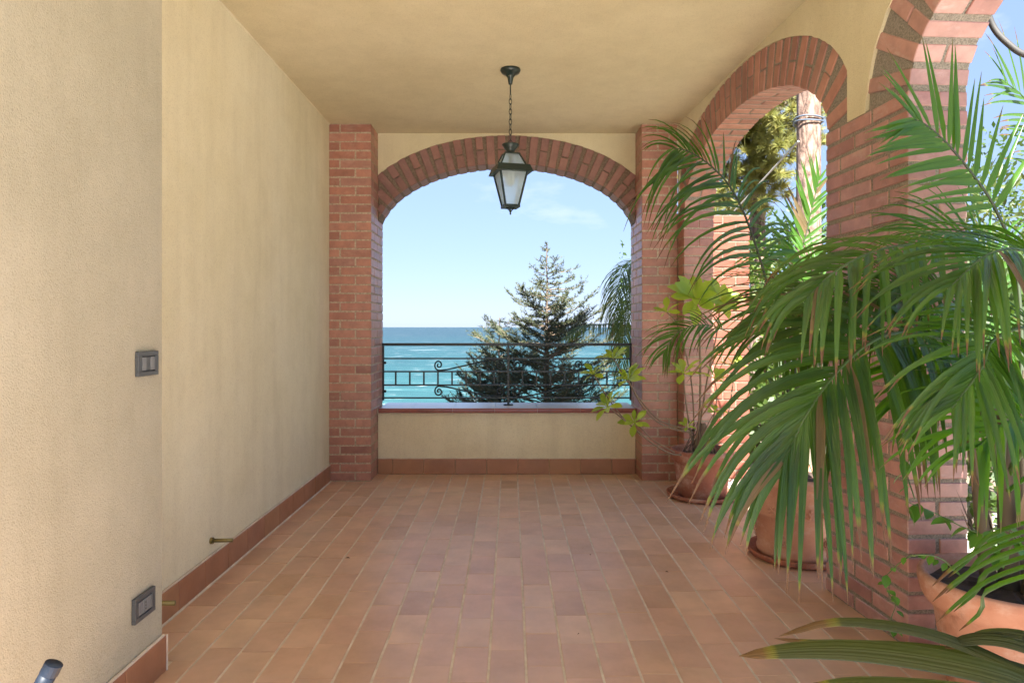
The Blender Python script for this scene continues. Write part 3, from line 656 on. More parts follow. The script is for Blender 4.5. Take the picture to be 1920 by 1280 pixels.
# brick garden pillar in the sun
t = thing('garden_pillar', (1.66, 5.42, 0), 'sunlit orange brick pillar outside, right of the corner pier', 'pillar')
b = MB(); b.box(1.512, 1.80, 5.256, 5.55, -.3, 1.997); b.build('mortar_core', M['mortar_arch'], t)
for k in range(30):
    z = (k+.5)*.0666; xa, xb = 1.506, 1.806
    cut = xa+(.1 if k % 2 else .2)
    for a_, c_ in ((xa, cut-.005), (cut+.005, xb)): piece('brick', t, ((a_+c_)/2, 5.25+.055, z), (c_-a_, .11, .056), 0, M['brick_garden'])
t = thing('garden_wall', (5, 15, 0), 'white rendered garden wall far behind the shrubs', 'wall')
b = MB(); b.box(2.6, 15, 12.6, 12.85, -.6, 1.55); b.build('wall_body', M['white_render'], t); b = MB(); b.box(2.55, 15.05, 12.55, 12.9, 1.552, 1.62); b.build('coping', M['sill_sheen_and_coping'], t)

# ------------------------------------------------------------------ pots
def pot(c, prof, m, label, soil_r, soil_z, group='terracotta pots on the terrace'):
    t = thing('plant_pot', c, label, 'pot', group); b = MB(); b.lathe(prof, c, 48); b.build('body', m, t, None, True)
    b = MB(); n = 28; vv = [(c[0], c[1], c[2]+soil_z+.012)]
    for r_ in (.5, 1):
        for k in range(n): a = 2*math.pi*k/n; vv.append((c[0]+math.cos(a)*soil_r*r_, c[1]+math.sin(a)*soil_r*r_, c[2]+soil_z+rnd.uniform(-.006, .008)))
    b.add(vv, [(0, 1+k, 1+(k+1) % n) for k in range(n)] + [(1+k, 1+n+k, 1+n+(k+1) % n, 1+(k+1) % n) for k in range(n)]); b.build('soil', M['soil'], t)
    return t
def saucer(c, r, label):
    b = MB(); b.lathe([(r*.86, .001), (r*.95, .008), (r, .036), (r-.009, .037), (r-.022, .012), (.01, .011)], c, 44); tag(b.build('saucer', M['terracotta_dark'], None, c, True), label, 'saucer', 'pot saucers')
C1 = (1.296, 4.70, 0); saucer(C1, .238, 'brown plastic saucer under the pot of the umbrella plant')
pot((C1[0], C1[1], .014), [(.03, 0), (.150, .0), (.158, .01), (.186, .215), (.188, .232), (.205, .236), (.212, .250), (.211, .302), (.205, .312), (.195, .312), (.188, .300), (.182, .262)], M['terracotta_dark'], 'plain reddish pot holding the umbrella plant by the corner pier', .186, .268)
C2 = (1.452, 3.50, 0); saucer(C2, .252, 'brown saucer under the relief pot against the near pier')
p2 = pot((C2[0], C2[1], .014), [(.03, 0), (.192, 0), (.200, .012), (.203, .03), (.196, .04), (.212, .20), (.220, .207), (.220, .222), (.214, .229), (.218, .345), (.232, .352), (.240, .366), (.238, .396), (.228, .405), (.214, .402), (.205, .36)], M['terracotta'], 'pale terracotta pot with rosettes and garland relief, half hidden by the near pier', .208, .365)
def sph(b, p, r, n=8):
    b.lathe([(.0004, -r), (r*.7, -r*.7), (r, 0), (r*.7, r*.7), (.0004, r)], p, n)
def rosette_relief(t, c, ang, z, r0, s):
    ca, sa = math.cos(ang), math.sin(ang); b = MB()
    def at(u, v, d=0): return Vector((c[0]+ca*(r0+d)-sa*u, c[1]+sa*(r0+d)+ca*u, z+v))
    sph(b, at(0, 0, .002), s*.24)
    for k in range(9): a = k*2*math.pi/9; sph(b, at(math.cos(a)*s*.5, math.sin(a)*s*.5), s*.17, 6)
    for k in range(15): a = k*2*math.pi/15; sph(b, at(math.cos(a)*s*.92, math.sin(a)*s*.92, -.002), s*.15, 6)
    b.build('rosette', M['terracotta'], t, None, True)
def garland(t, c, ang, z, r0, s):
    ca, sa = math.cos(ang), math.sin(ang); b = MB()
    for k in range(22):
        u = rnd.uniform(-1, 1)*s; v = rnd.uniform(-.4, .4)*s - .25*s*(1-(u/s)**2); b_r = rnd.uniform(.15, .24)*s
        sph(b, (c[0]+ca*r0-sa*u, c[1]+sa*r0+ca*u, z+v), b_r, 6)
    b.build('garland', M['terracotta'], t, None, True)
for a in (-75, -15, -135, 165): rosette_relief(p2, C2, R(a), .118, .206, .030)
for a in (-72, -108, -140, 178): garland(p2, C2, R(a), .262, .212, .042)
C3 = (1.575, 2.19, .0)
p3 = pot(C3, [(.03, 0), (.165, 0), (.172, .012), (.205, .22), (.214, .262), (.232, .268), (.246, .292), (.254, .330), (.253, .352), (.244, .360), (.232, .356), (.226, .335), (.218, .30)], M['terracotta'], 'wide orange terracotta pot with rolled rim at the right edge', .22, .318)
for a in (178, 128, 228): garland(p3, C3, R(a), .165, .192, .036)

# ------------------------------------------------------------------ foliage builders
def leaflet_geo(base, d, nrm, ln_, wd, droop, fold=.35, seg=7, twist=0):
    d = Vector(d).normalized(); p = Vector(base); vv = []; uv = []; st = ln_/seg; nrm = Vector(nrm)
    for i in range(seg+1):
        t = i/seg; s_ = d.cross(nrm)
        if s_.length < 1e-4: s_ = d.cross(Vector((.3, .5, .8)))
        s_.normalize(); n_ = s_.cross(d).normalized()
        w_ = wd*.5*(.30+.70*min(1, t/.16))*(1-t)**.55*(1-.25*t) if t < 1 else 0.0006
        vv += [p-s_*w_+n_*w_*fold, p.copy(), p+s_*w_+n_*w_*fold]; uv += [(0, t), (.5, t), (1, t)]
        d = (d+Vector((0, 0, -1))*droop/seg*(.4+1.4*t)).normalized(); p = p+d*st
    fs = []
    for i in range(seg): a = i*3; fs += [(a, a+1, a+4, a+3), (a+1, a+2, a+5, a+4)]
    return vv, fs, uv
def uvmesh(name, vv, fs, uv, m, parent, loc):
    me = bpy.data.meshes.new(name); loc = Vector(loc); me.from_pydata([tuple(Vector(v)-loc) for v in vv], [], fs); l = me.uv_layers.new(name='UVMap')
    for lo in me.loops: l.data[lo.index].uv = uv[lo.vertex_index]
    for p in me.polygons: p.use_smooth = True
    me.materials.append(m); return link(bpy.data.objects.new(name, me), parent, loc)
def frond(parent, pts, n, ln_, wd, droop, nrm, m, sep=False, a0=75, a1=28, start=.30, rach=.008, seed=1, sides=(1, -1), lift=.1, rm='rachis', lmul=(1, 1), seg=7, dvar=.35):
    r_ = random.Random(seed); ps = catmull(pts, 48); nrm = Vector(nrm).normalized()
    rb = MB(); rb.tube(ps, [rach*(1-.8*i/48)+.0008 for i in range(49)], 6); allv, allf, alluv = [], [], []; root = None
    if sep: root = rb.build('frond', M[rm], parent, ps[0], True)
    for k in range(n):
        t = start+(1-start)*(k+.5)/n
        for si, sd_ in enumerate(sides):
            tt = min(.999, t+r_.uniform(-.3, .3)*(1-start)/n); q = tt*48; i = int(q); p = ps[i].lerp(ps[min(i+1, 48)], q-i)
            T = (ps[min(i+2, 48)]-ps[max(i-1, 0)]).normalized(); S = T.cross(nrm); S.normalize(); NN = S.cross(T).normalized()
            f = (tt-start)/(1-start); al = R(a0+(a1-a0)*f+r_.uniform(-7, 7))
            d = T*math.cos(al)+S*sd_*math.sin(al)+NN*(lift+r_.uniform(-.08, .12))
            l = ln_*lmul[si]*(.62+.38*math.sin(math.pi*min(1, .15+f*.75)))*(1-.35*max(0, f-.75)/.25)*r_.uniform(.88, 1.08)
            if r_.random() < .04: continue
            vv, fs, uv = leaflet_geo(p, d, NN, l, wd*r_.uniform(.8, 1.12)*(1-.3*f), droop*r_.uniform(1-dvar, 1+dvar), .35, seg)
            if sep: uvmesh('leaflet', vv, fs, uv, M['palm_leaf_dry' if r_.random() < .05 else m], root, p)
            else:
                bb_ = len(allv); allv += vv; alluv += uv; allf += [tuple(x+bb_ for x in f_) for f_ in fs]
    if not sep:
        root = rb.build('rachis', M[rm], parent, ps[0], True) if False else None
        bb_ = len(allv); allv += [Vector(v) for v in rb.v]; alluv += [(.5, .3)]*len(rb.v); allf += [tuple(x+bb_ for x in f_) for f_ in rb.f]
        root = uvmesh('frond', allv, allf, alluv, M[m], parent, ps[0])
    return root

# ------------------------------------------------------------------ palms on the terrace
pa = thing('kentia_palm', (C3[0], C3[1], .33), 'large kentia palm arching in from the right, growing in the wide orange pot', 'palm')
b = MB()
for x, y, r_, h_, lx, ly in ((0, 0, .026, .62, .0, .03), (.045, .03, .024, .70, .05, .02), (-.05, .02, .020, .55, -.06, .0), (.02, -.05, .018, .5, .03, -.06), (.09, -.02, .02, .66, .1, 0)):
    b = MB(); q = [(C3[0]+x+lx*s_, C3[1]+y+ly*s_, .31+h_*s_) for s_ in (0, .25, .5, .75, 1)]; b.tube(q, [r_*1.25, r_*1.1, r_, r_*.85, r_*.6], 9); b.build('stem', M['palm_stem'], pa, None, True)
for k in range(14):
    a = rnd.uniform(0, 6.28); r_ = rnd.uniform(.02, .08); z = rnd.uniform(.34, .6); p = Vector((C3[0]+math.cos(a)*r_, C3[1]+math.sin(a)*r_, z))
    b = MB(); d = Vector((math.cos(a)*.3, math.sin(a)*.3, 1)).normalized(); vv, fs, uv = leaflet_geo(p, d, (math.cos(a), math.sin(a), 0), rnd.uniform(.12, .3), .03, .3)
    uvmesh('leaf_sheath', vv, fs, uv, M['twig'], pa, p)
def PP(*a): return [P(*q) for q in a]
frond(pa, PP((1880, 900, 2.2), (1850, 770, 2.22), (1816, 672, 2.2), (1742, 630, 2.15), (1676, 626, 2.10), (1626, 646, 2.05), (1578, 688, 2.01), (1538, 738, 1.97), (1502, 796, 1.94), (1466, 874, 1.92)), 38, .58, .041, 1.35, (.15, -.62, .75), 'palm_leaf', True, 70, 14, .27, .0085, 3, lift=.06)
frond(pa, PP((1885, 900, 2.2), (1915, 700, 2.25), (1905, 500, 2.28), (1868, 395, 2.28), (1822, 325, 2.26), (1776, 270, 2.24), (1738, 236, 2.22), (1714, 224, 2.20)), 19, .33, .030, .22, (.1, -1, .15), 'palm_leaf_backlit', True, 62, 26, .42, .006, 5, lift=.02, rm='rachis_dark')
frond(pa, PP((1880, 880, 2.18), (1885, 640, 2.16), (1853, 500, 2.12), (1773, 464, 2.08), (1683, 462, 2.03), (1618, 480, 1.99), (1558, 515, 1.95), (1513, 560, 1.92)), 28, .36, .034, 1.5, (.1, -.5, .85), 'palm_leaf', True, 66, 22, .32, .007, 8, lift=.05)
frond(pa, PP((1895, 880, 2.15), (1990, 640, 1.95), (1965, 500, 1.85), (1905, 468, 1.80), (1845, 482, 1.76), (1785, 535, 1.73)), 30, .38, .027, 1.0, (.1, -.5, .85), 'palm_leaf', True, 66, 22, .35, .007, 11)
frond(pa, PP((1895, 880, 2.15), (2010, 700, 1.9), (1945, 618, 1.78), (1865, 636, 1.72), (1840, 690, 1.68), (1785, 765, 1.65)), 26, .33, .026, .9, (.2, -.55, .8), 'palm_leaf', True, 66, 22, .3, .007, 12)
frond(pa, PP((1880, 880, 2.2), (1850, 730, 2.3), (1780, 620, 2.33), (1690, 560, 2.33), (1600, 560, 2.3), (1530, 600, 2.25), (1480, 660, 2.2)), 34, .40, .026, 1.0, (.1, -.6, .8), 'palm_leaf', False, 66, 22, .3, .006, 14)
frond(pa, PP((1890, 900, 2.2), (1930, 790, 2.1), (1900, 700, 2.02), (1845, 700, 1.98), (1790, 760, 1.95)), 16, .30, .024, 1.2, (.1, -.6, .8), 'palm_leaf_backlit', False, 66, 22, .3, .006, 15)
frond(pa, PP((1890, 900, 2.25), (1900, 700, 2.32), (1880, 540, 2.36), (1840, 460, 2.36), (1780, 435, 2.34), (1700, 440, 2.3)), 18, .28, .026, .7, (.1, -.8, .5), 'palm_leaf_backlit', False, 62, 22, .4, .006, 16)
frond(pa, PP((1900, 900, 2.3), (1960, 650, 2.5), (1985, 400, 2.6), (1965, 270, 2.6), (1925, 190, 2.55), (1880, 150, 2.5)), 16, .30, .022, .4, (.1, -1, .2), 'palm_leaf', False, 58, 22, .45, .006, 17)
frond(pa, PP((1890, 920, 2.1), (1960, 860, 1.95), (1945, 800, 1.85), (1890, 790, 1.8), (1830, 840, 1.76)), 16, .36, .030, 1.4, (.1, -.6, .8), 'palm_leaf_backlit', False, 66, 22, .3, .006, 18)
frond(pa, PP((1890, 880, 2.28), (1870, 720, 2.36), (1820, 600, 2.4), (1750, 540, 2.42), (1670, 530, 2.4), (1600, 560, 2.36)), 30, .40, .028, 1.1, (.1, -.6, .8), 'palm_leaf', False, 66, 22, .3, .006, 19)
frond(pa, PP((1890, 880, 2.25), (1900, 760, 2.2), (1860, 680, 2.15), (1800, 660, 2.12), (1735, 690, 2.1), (1690, 750, 2.08)), 24, .34, .026, 1.1, (.1, -.6, .8), 'palm_leaf_backlit', False, 66, 22, .3, .006, 20)
pb = thing('kentia_palm', (C2[0], C2[1], .38), 'slender palm with a tall bent frond, growing in the relief pot', 'palm')
for x, y, h_ in ((0, 0, .5), (.04, .03, .6), (-.03, .02, .45)):
    b = MB(); b.tube([(C2[0]+x*(1+s_), C2[1]+y*(1+s_), .37+h_*s_) for s_ in (0, .3, .6, 1)], [.018, .016, .013, .009], 8); b.build('stem', M['palm_stem'], pb, None, True)
frond(pb, PP((1490, 895, 3.48), (1480, 760, 3.46), (1468, 640, 3.44), (1442, 545, 3.42), (1420, 470, 3.40), (1395, 400, 3.37), (1365, 345, 3.34), (1325, 305, 3.30), (1288, 283, 3.26), (1262, 278, 3.23)), 30, .62, .026, 1.25, (.25, -.85, .4), 'palm_leaf', True, 74, 30, .40, .0085, 21, lift=.0, rm='rachis_dark', lmul=(.5, 1.0))
frond(pb, PP((1500, 890, 3.52), (1492, 700, 3.7), (1490, 560, 3.85), (1502, 480, 3.86), (1518, 410, 3.85), (1536, 335, 3.83)), 15, .30, .034, .15, (.1, -1, .1), 'palm_leaf_backlit', True, 55, 22, .5, .006, 22, rm='rachis_dark', lmul=(.6, 1))
frond(pb, PP((1490, 890, 3.5), (1455, 740, 3.7), (1395, 645, 3.8), (1345, 614, 3.82), (1302, 610, 3.82), (1266, 628, 3.82), (1244, 662, 3.82)), 24, .26, .018, 1.2, (.1, -.6, .8), 'palm_leaf', True, 62, 20, .45, .005, 23)
frond(pb, PP((1500, 890, 3.45), (1530, 700, 3.2), (1530, 580, 3.0), (1505, 555, 2.9), (1470, 575, 2.8), (1435, 625, 2.72)), 32, .44, .026, 1.1, (.1, -.6, .8), 'palm_leaf', True, 66, 20, .35, .006, 24)
frond(pb, PP((1500, 890, 3.5), (1530, 760, 3.6), (1560, 620, 3.75), (1540, 520, 3.8), (1490, 470, 3.8), (1440, 480, 3.78)), 20, .40, .028, .9, (.1, -.7, .7), 'palm_leaf_backlit', False, 62, 20, .4, .006, 26)
frond(pb, PP((1490, 890, 3.45), (1470, 820, 3.3), (1500, 780, 3.15), (1545, 790, 3.05), (1560, 850, 3.0)), 16, .36, .028, 1.2, (.1, -.6, .8), 'palm_leaf', False, 66, 20, .25, .006, 27)
pc = thing('young_palm', (1.45, 1.35, .0), 'broad pleated palm blades with dry tips at the bottom right corner', 'palm')
def blade(pts, wd, m='old_palm_leaf', seg=14):
    ps = catmull(pts, seg); vv, fs, uv = [], [], []; nh = Vector((0, -.45, .9))
    for i, p in enumerate(ps):
        t = i/seg; T = (ps[min(i+1, seg)]-ps[max(i-1, 0)]).normalized(); S = T.cross(nh).normalized(); NN = S.cross(T)
        w_ = wd*.5*(.45+.55*math.sin(math.pi*min(1, .12+.62*t)))*(max(0, 1-t))**.42 + .0006
        for j in range(9): q = (j-4)/4; vv.append(p+S*w_*q+NN*w_*(.16*(j % 2)-.25*abs(q))); uv.append((j/8, t))
    for i in range(seg):
        for j in range(8): a = i*9+j; fs.append((a, a+1, a+10, a+9))
    uvmesh('leaf_blade', vv, fs, uv, M[m], pc, ps[0])
blade(PP((2030, 1330, 1.40), (1900, 1268, 1.44), (1750, 1232, 1.50), (1600, 1214, 1.55), (1480, 1216, 1.58), (1385, 1229, 1.60)), .085)
blade(PP((2030, 1300, 1.42), (1900, 1248, 1.48), (1790, 1200, 1.54), (1680, 1172, 1.58), (1560, 1164, 1.62), (1460, 1192, 1.64)), .046)
blade(PP((2030, 1290, 1.43), (1880, 1238, 1.5), (1740, 1212, 1.56), (1600, 1204, 1.6), (1520, 1202, 1.62), (1452, 1196, 1.63)), .030)
blade(PP((2030, 1360, 1.36), (1880, 1310, 1.40), (1740, 1290, 1.45), (1600, 1282, 1.48), (1500, 1290, 1.50)), .08)
blade(PP((2040, 1270, 1.42), (1960, 1222, 1.46), (1880, 1196, 1.5), (1815, 1196, 1.53), (1770, 1215, 1.55)), .055)
blade(PP((2040, 1240, 1.42), (1980, 1206, 1.46), (1910, 1186, 1.5), (1850, 1184, 1.53), (1810, 1196, 1.55)), .04)
for k, (dy, l) in enumerate(((0, 0), (14, 25), (30, 0), (48, 40), (66, 10), (84, 50), (-16, 30))):
    blade(PP((2010, 985+dy, 1.62), (1930, 992+dy, 1.66), (1850, 1022+dy, 1.69), (1790+l, 1060+dy, 1.71), (1748+l, 1098+dy, 1.72)), .016, 'palm_leaf', 10)

# ------------------------------------------------------------------ umbrella plant
up = thing('umbrella_plant', (C1[0], C1[1], .28), 'leggy umbrella plant with bare bent stems and yellow green leaf rosettes', 'plant')
def tubepart(name, pts, r0, r1, m, parent, n=6, seg=16):
    ps = catmull(pts, seg); b = MB(); b.tube(ps, [r0+(r1-r0)*i/seg for i in range(seg+1)], n); return b.build(name, m, parent, ps[0], True)
def leaf_mesh(name, ln_, wd, prof, m, curl=.25, fold=.25):
    vv, fs = [], []; n = len(prof)
    for i, w_ in enumerate(prof):
        t = i/(n-1); z = -curl*ln_*t*t; vv += [(t*ln_, -w_*wd/2, z+fold*w_*wd/2), (t*ln_, 0, z), (t*ln_, w_*wd/2, z+fold*w_*wd/2)]
    for i in range(n-1): a = i*3; fs += [(a, a+3, a+4, a+1), (a+1, a+4, a+5, a+2)]
    me = bpy.data.meshes.new(name); me.from_pydata(vv, [], fs); me.materials.append(m)
    for p in me.polygons: p.use_smooth = True
    return me
UM = leaf_mesh('umbrella_leaf', .085, .036, [.10, .18, .45, .85, 1, .8, .12], M['umbrella_leaf'])
def rosette(parent, c, ax, n, scale, me, name='leaf', tilt=(10, 55)):
    ax = Vector(ax).normalized(); q = ax.to_track_quat('Z', 'Y').to_matrix()
    for k in range(n):
        o = bpy.data.objects.new(name, me); link(o, parent, c); a = 2.4*k+rnd.uniform(-.2, .2); el = R(tilt[0]+(tilt[1]-tilt[0])*(k/n)+rnd.uniform(-8, 8))
        o.rotation_euler = (q @ Matrix.Rotation(a, 3, 'Z') @ Matrix.Rotation(-el, 3, 'Y') @ Matrix.Rotation(rnd.uniform(-.4, .4), 3, 'X')).to_euler(); o.scale = [scale*rnd.uniform(.75, 1.15)]*3
YU = 4.62
stems = [
 ([(1303, 845, 4.68), (1312, 770, 4.66), (1313, 680, 4.65), (1310, 610, 4.64), (1302, 560, 4.62)], .008, 18, 2.1, (-.1, -.75, .5)),
 ([(1306, 840, 4.7), (1318, 760, 4.7), (1330, 690, 4.7), (1345, 620, 4.7), (1350, 565, 4.7)], .007, 16, 1.9, (.1, -.75, .5)),
 ([(1300, 835, 4.7), (1290, 780, 4.68), (1284, 735, 4.66), (1282, 700, 4.65)], .007, 10, 1.15, (-.2, -.4, .9)),
 ([(1300, 835, 4.72), (1300, 760, 4.74), (1292, 690, 4.74), (1270, 610, 4.74), (1250, 585, 4.72)], .006, 8, 1.0, (-.4, -.3, .8)),
 ([(1310, 835, 4.7), (1335, 790, 4.66), (1344, 745, 4.64), (1340, 710, 4.62)], .006, 9, 1.0, (.2, -.4, .9)),
 ([(1308, 832, 4.72), (1340, 800, 4.7), (1365, 775, 4.7), (1372, 735, 4.7), (1378, 690, 4.7)], .007, 9, 1.0, (.3, -.3, .9)),
 ([(1300, 812, 4.7), (1250, 800, 4.62), (1215, 775, 4.55), (1192, 740, 4.5), (1178, 712, 4.46)], .007, 12, 1.15, (-.3, -.3, .9)),
 ([(1298, 806, 4.72), (1240, 790, 4.64), (1205, 755, 4.58), (1180, 720, 4.52), (1150, 672, 4.5)], .006, 11, 1.1, (-.4, -.2, .9)),
 ([(1305, 848, 4.66), (1265, 852, 4.55), (1225, 832, 4.48), (1180, 795, 4.42), (1140, 762, 4.38)], .007, 10, 1.05, (-.6, -.3, .7)),
 ([(1178, 795, 4.42), (1150, 760, 4.41), (1130, 730, 4.40), (1113, 702, 4.4)], .005, 11, 1.0, (-.3, -.2, .9)),
 ([(1265, 848, 4.55), (1225, 825, 4.5), (1205, 805, 4.46), (1190, 792, 4.44)], .005, 9, .95, (-.3, -.6, .7)),
 ([(1300, 830, 4.66), (1292, 812, 4.62), (1288, 800, 4.6)], .004, 7, .6, (-.2, -.5, .8)),
 ([(1310, 830, 4.68), (1330, 790, 4.62), (1340, 772, 4.6)], .004, 8, .8, (.2, -.5, .8)),
]
for pts, r_, n_, sc_, ax in stems:
    ps = PP(*pts); tubepart('stem', ps, r_, r_*.6, M['twig'], up); rosette(up, ps[-1], ax, n_, sc_*(1 if sc_ > 1.5 else 1.25), UM)
b = MB(); b.tube(catmull([(C1[0], C1[1], .27), (C1[0]-.01, C1[1]-.01, .36), (C1[0]+.005, C1[1]-.01, .44), (C1[0], C1[1], .5)], 10), [.06, .055, .052, .048, .045, .042, .04, .035, .03, .026, .02], 10); b.build('root_crown', M['root'], up, None, True)
for k in range(34):
    a = rnd.uniform(0, 6.28); r0 = rnd.uniform(.03, .06); r1 = rnd.uniform(.06, .15); p0 = Vector((C1[0]+math.cos(a)*r0, C1[1]+math.sin(a)*r0, rnd.uniform(.36, .5))); p1 = Vector((C1[0]+math.cos(a+.4)*r1, C1[1]+math.sin(a+.4)*r1, .285))
    tubepart('aerial_root', [p0, (p0+p1)/2+Vector((0, 0, .01)), p1], .003, .002, M['root'], up, 4, 5)

# ------------------------------------------------------------------ vine by the right pot
vn = thing('climbing_vine', (1.45, 2.2, .35), 'green climbing vine trailing between the right pot and the near pier', 'vine')
VM = leaf_mesh('vine_leaf', .062, .040, [.15, .75, 1, .9, .6, .05], M['vine_leaf'], .3, .2); VS = leaf_mesh('small_vine_leaf', .034, .022, [.1, .8, 1, .7, .05], M['vine_leaf'], .2, .2)
def vine(pts, nl, me, r_=.0022, sc_=1):
    ps = PP(*pts); tubepart('vine_stem', ps, r_, r_*.7, M['rachis'], vn, 5, 14); c = catmull(ps, nl)
    for i, p in enumerate(c[1:]):
        o = bpy.data.objects.new('leaf', me); link(o, vn, p+Vector((rnd.uniform(-.008, .008), rnd.uniform(-.008, .008), rnd.uniform(-.008, .008)))); o.rotation_euler = (rnd.uniform(-.6, .6), rnd.uniform(0, .9), rnd.choice([0, 3.1])+rnd.uniform(-1.2, 1.2)); o.scale = [sc_*rnd.uniform(.7, 1.2)]*3
vine([(1870, 1060, 2.12), (1850, 1010, 2.1), (1800, 985, 2.1), (1750, 960, 2.12), (1700, 940, 2.12)], 9, VM)
vine([(1880, 1050, 2.05), (1900, 1010, 2.03), (1880, 990, 2.02), (1840, 1000, 2.02)], 8, VM)
vine([(1715, 935, 2.15), (1700, 880, 2.2), (1712, 840, 2.25), (1700, 800, 2.28)], 7, VM)
vine([(1790, 1070, 2.05), (1770, 1050, 2.0), (1740, 1040, 1.98), (1700, 1045, 2.0), (1660, 1080, 2.1)], 9, VS)
vine([(1660, 1080, 2.1), (1665, 1110, 2.15), (1680, 1130, 2.12), (1670, 1165, 2.1), (1685, 1185, 2.05)], 8, VS, .0014)
vine([(1755, 640, 2.2), (1725, 600, 2.2), (1760, 575, 2.2)], 4, VM, .002, 1.3)
vine([(1790, 640, 2.2), (1770, 620, 2.2), (1765, 590, 2.2)], 3, VM, .002, 1.3)

# ------------------------------------------------------------------ trees and shrubs outside
def blob_leaves(b, c, r, n, size, rr, flat=1.0, asp=.5):
    for _ in range(n):
        while True:
            q = Vector((rr.uniform(-1, 1), rr.uniform(-1, 1), rr.uniform(-1, 1)))
            if .25 < q.length < 1: break
        p = Vector(c)+Vector((q.x*r[0], q.y*r[1], q.z*r[2]))
        d = (q+Vector((rr.uniform(-.8, .8), rr.uniform(-.8, .8), rr.uniform(-.8, .5)))).normalized(); s_ = d.cross(Vector((rr.uniform(-1, 1), rr.uniform(-1, 1), rr.uniform(-1, 1))))
        if s_.length < .05: continue
        s_.normalize(); l = size*rr.uniform(.6, 1.3); b.add([p, p+d*l*.5+s_*l*asp*.5, p+d*l, p+d*l*.5-s_*l*asp*.5], [(0, 1, 2, 3)])
def shrub(name, c, r, n, size, m, label, cat, seed, lobes=9, asp=.5, stems=4, group=None):
    rr = random.Random(seed); t = thing(name, (c[0], c[1], ground_h(c[0], c[1])), label, cat, group); b = MB()
    for k in range(lobes):
        q = Vector((rr.gauss(0, .42), rr.gauss(0, .42), rr.uniform(-.75, .75))); s_ = rr.uniform(.28, .5)
        blob_leaves(b, (c[0]+q.x*r[0], c[1]+q.y*r[1], c[2]+q.z*r[2]), (r[0]*s_, r[1]*s_, r[2]*s_), n//lobes, size, rr, 1, asp)
    b.build('crown', M[m], t)
    b = MB(); z0 = ground_h(c[0], c[1])
    for k in range(stems): b.tube(catmull([(c[0]+rr.uniform(-.08, .08), c[1]+rr.uniform(-.08, .08), z0-.05), (c[0]+rr.uniform(-.3, .3)*r[0], c[1]+rr.uniform(-.3, .3)*r[1], (z0+c[2])/2), (c[0]+rr.uniform(-.6, .6)*r[0], c[1]+rr.uniform(-.6, .6)*r[1], c[2]+r[2]*.4)], 8), [.03, .027, .024, .021, .018, .015, .012, .009, .005], 5)
    b.build('trunk', M['dark_bark'], t)
    return t
g_ = 'garden shrubs beyond the arcade'
shrub('leafy_shrub', (2.45, 6.4, .75), (.55, .6, .85), 1500, .10, 'shrub_leaf', 'yellow green shrub just outside the arcade, behind the tall frond', 'shrub', 31, group=g_)
shrub('leafy_shrub', (2.15, 5.75, .35), (.38, .45, .45), 1100, .08, 'shrub_leaf', 'low shrub right outside the arcade, behind the relief pot', 'shrub', 37, group=g_)
shrub('leafy_shrub', (2.80, 4.05, .75), (.42, .5, .85), 1700, .09, 'broad_tree_leaf', 'tall dark green shrub outside, behind the palm stems', 'shrub', 38, group=g_)
shrub('leafy_shrub', (3.3, 7.6, .9), (.8, .7, 1.0), 1700, .11, 'broad_tree_leaf', 'darker green shrub at the foot of the big pine trunk', 'shrub', 32, group=g_)
shrub('leafy_shrub', (2.9, 8.9, 1.55), (.55, .7, .8), 1300, .10, 'shrub_leaf', 'pale green shrub above the orange brick pillar', 'shrub', 33, group=g_)
shrub('bamboo_clump', (4.7, 6.2, 1.2), (.9, .8, 1.35), 2600, .15, 'bamboo_leaf', 'pale bamboo clump in the sun behind the upper palm frond', 'bamboo', 34, 12, .18, 9)
shrub('leafy_shrub', (3.6, 4.6, .55), (.5, .6, .65), 1300, .09, 'shrub_leaf', 'bright shrub seen between the palm stems at the right edge', 'shrub', 35, group=g_)
shrub('leafy_shrub', (6.6, 9.0, 1.0), (1.3, 1.1, 1.5), 2200, .13, 'broad_tree_leaf', 'large green bush behind the bamboo clump', 'shrub', 36, group=g_)
def pine(base, top, r0, clumps, label, seed, lean=(0, 0), n=75, size=.17, bark_='pine_bark'):
    rr = random.Random(seed); t = thing('pine_tree', base, label, 'tree', 'pines in the garden'); b = MB(); base = Vector(base)
    ps = [base+Vector((lean[0]*s_, lean[1]*s_, (top-base.z)*s_)) for s_ in [i/14 for i in range(15)]]
    b.tube([p+Vector((rr.uniform(-.015, .015), rr.uniform(-.015, .015), 0)) for p in ps], [r0*(1-.45*i/14)*rr.uniform(.96, 1.04) for i in range(15)], 14); tr = b.build('trunk', M[bark_], t, base, True)
    b = MB(); lb = MB()
    for c, r_, cnt in clumps:
        c = Vector(c); k = min(14, max(1, int((c.z-.4-base.z)/(top-base.z)*14))); s_ = ps[k]
        lb.tube(catmull([s_, s_.lerp(c, .5)+Vector((0, 0, .15)), c], 8), [.06, .052, .045, .04, .034, .028, .022, .016, .01], 6)
        for _ in range(int(cnt*2.2)):
            o = c+Vector((rr.gauss(0, .45)*r_, rr.gauss(0, .45)*r_, rr.gauss(0, .28)*r_)); ax = (o-c+Vector((0, 0, .25*r_))).normalized()
            if rr.random() < .25: lb.tube([c.lerp(o, .2), o], [.010, .004], 4, False)
            for _ in range(n):
                d = (ax*.5+Vector((rr.gauss(0, .7), rr.gauss(0, .7), rr.gauss(0, .55)))).normalized(); l = size*rr.uniform(.5, 1.1); s2 = d.orthogonal().normalized()*.009
                q = o+d*rr.uniform(0, .05); b.add([q-s2, q+s2, q+d*l], [(0, 1, 2)])
    b.build('crown', M['pine_needle'], t); lb.build('limb', M['dark_bark'], t)
    return t, ps
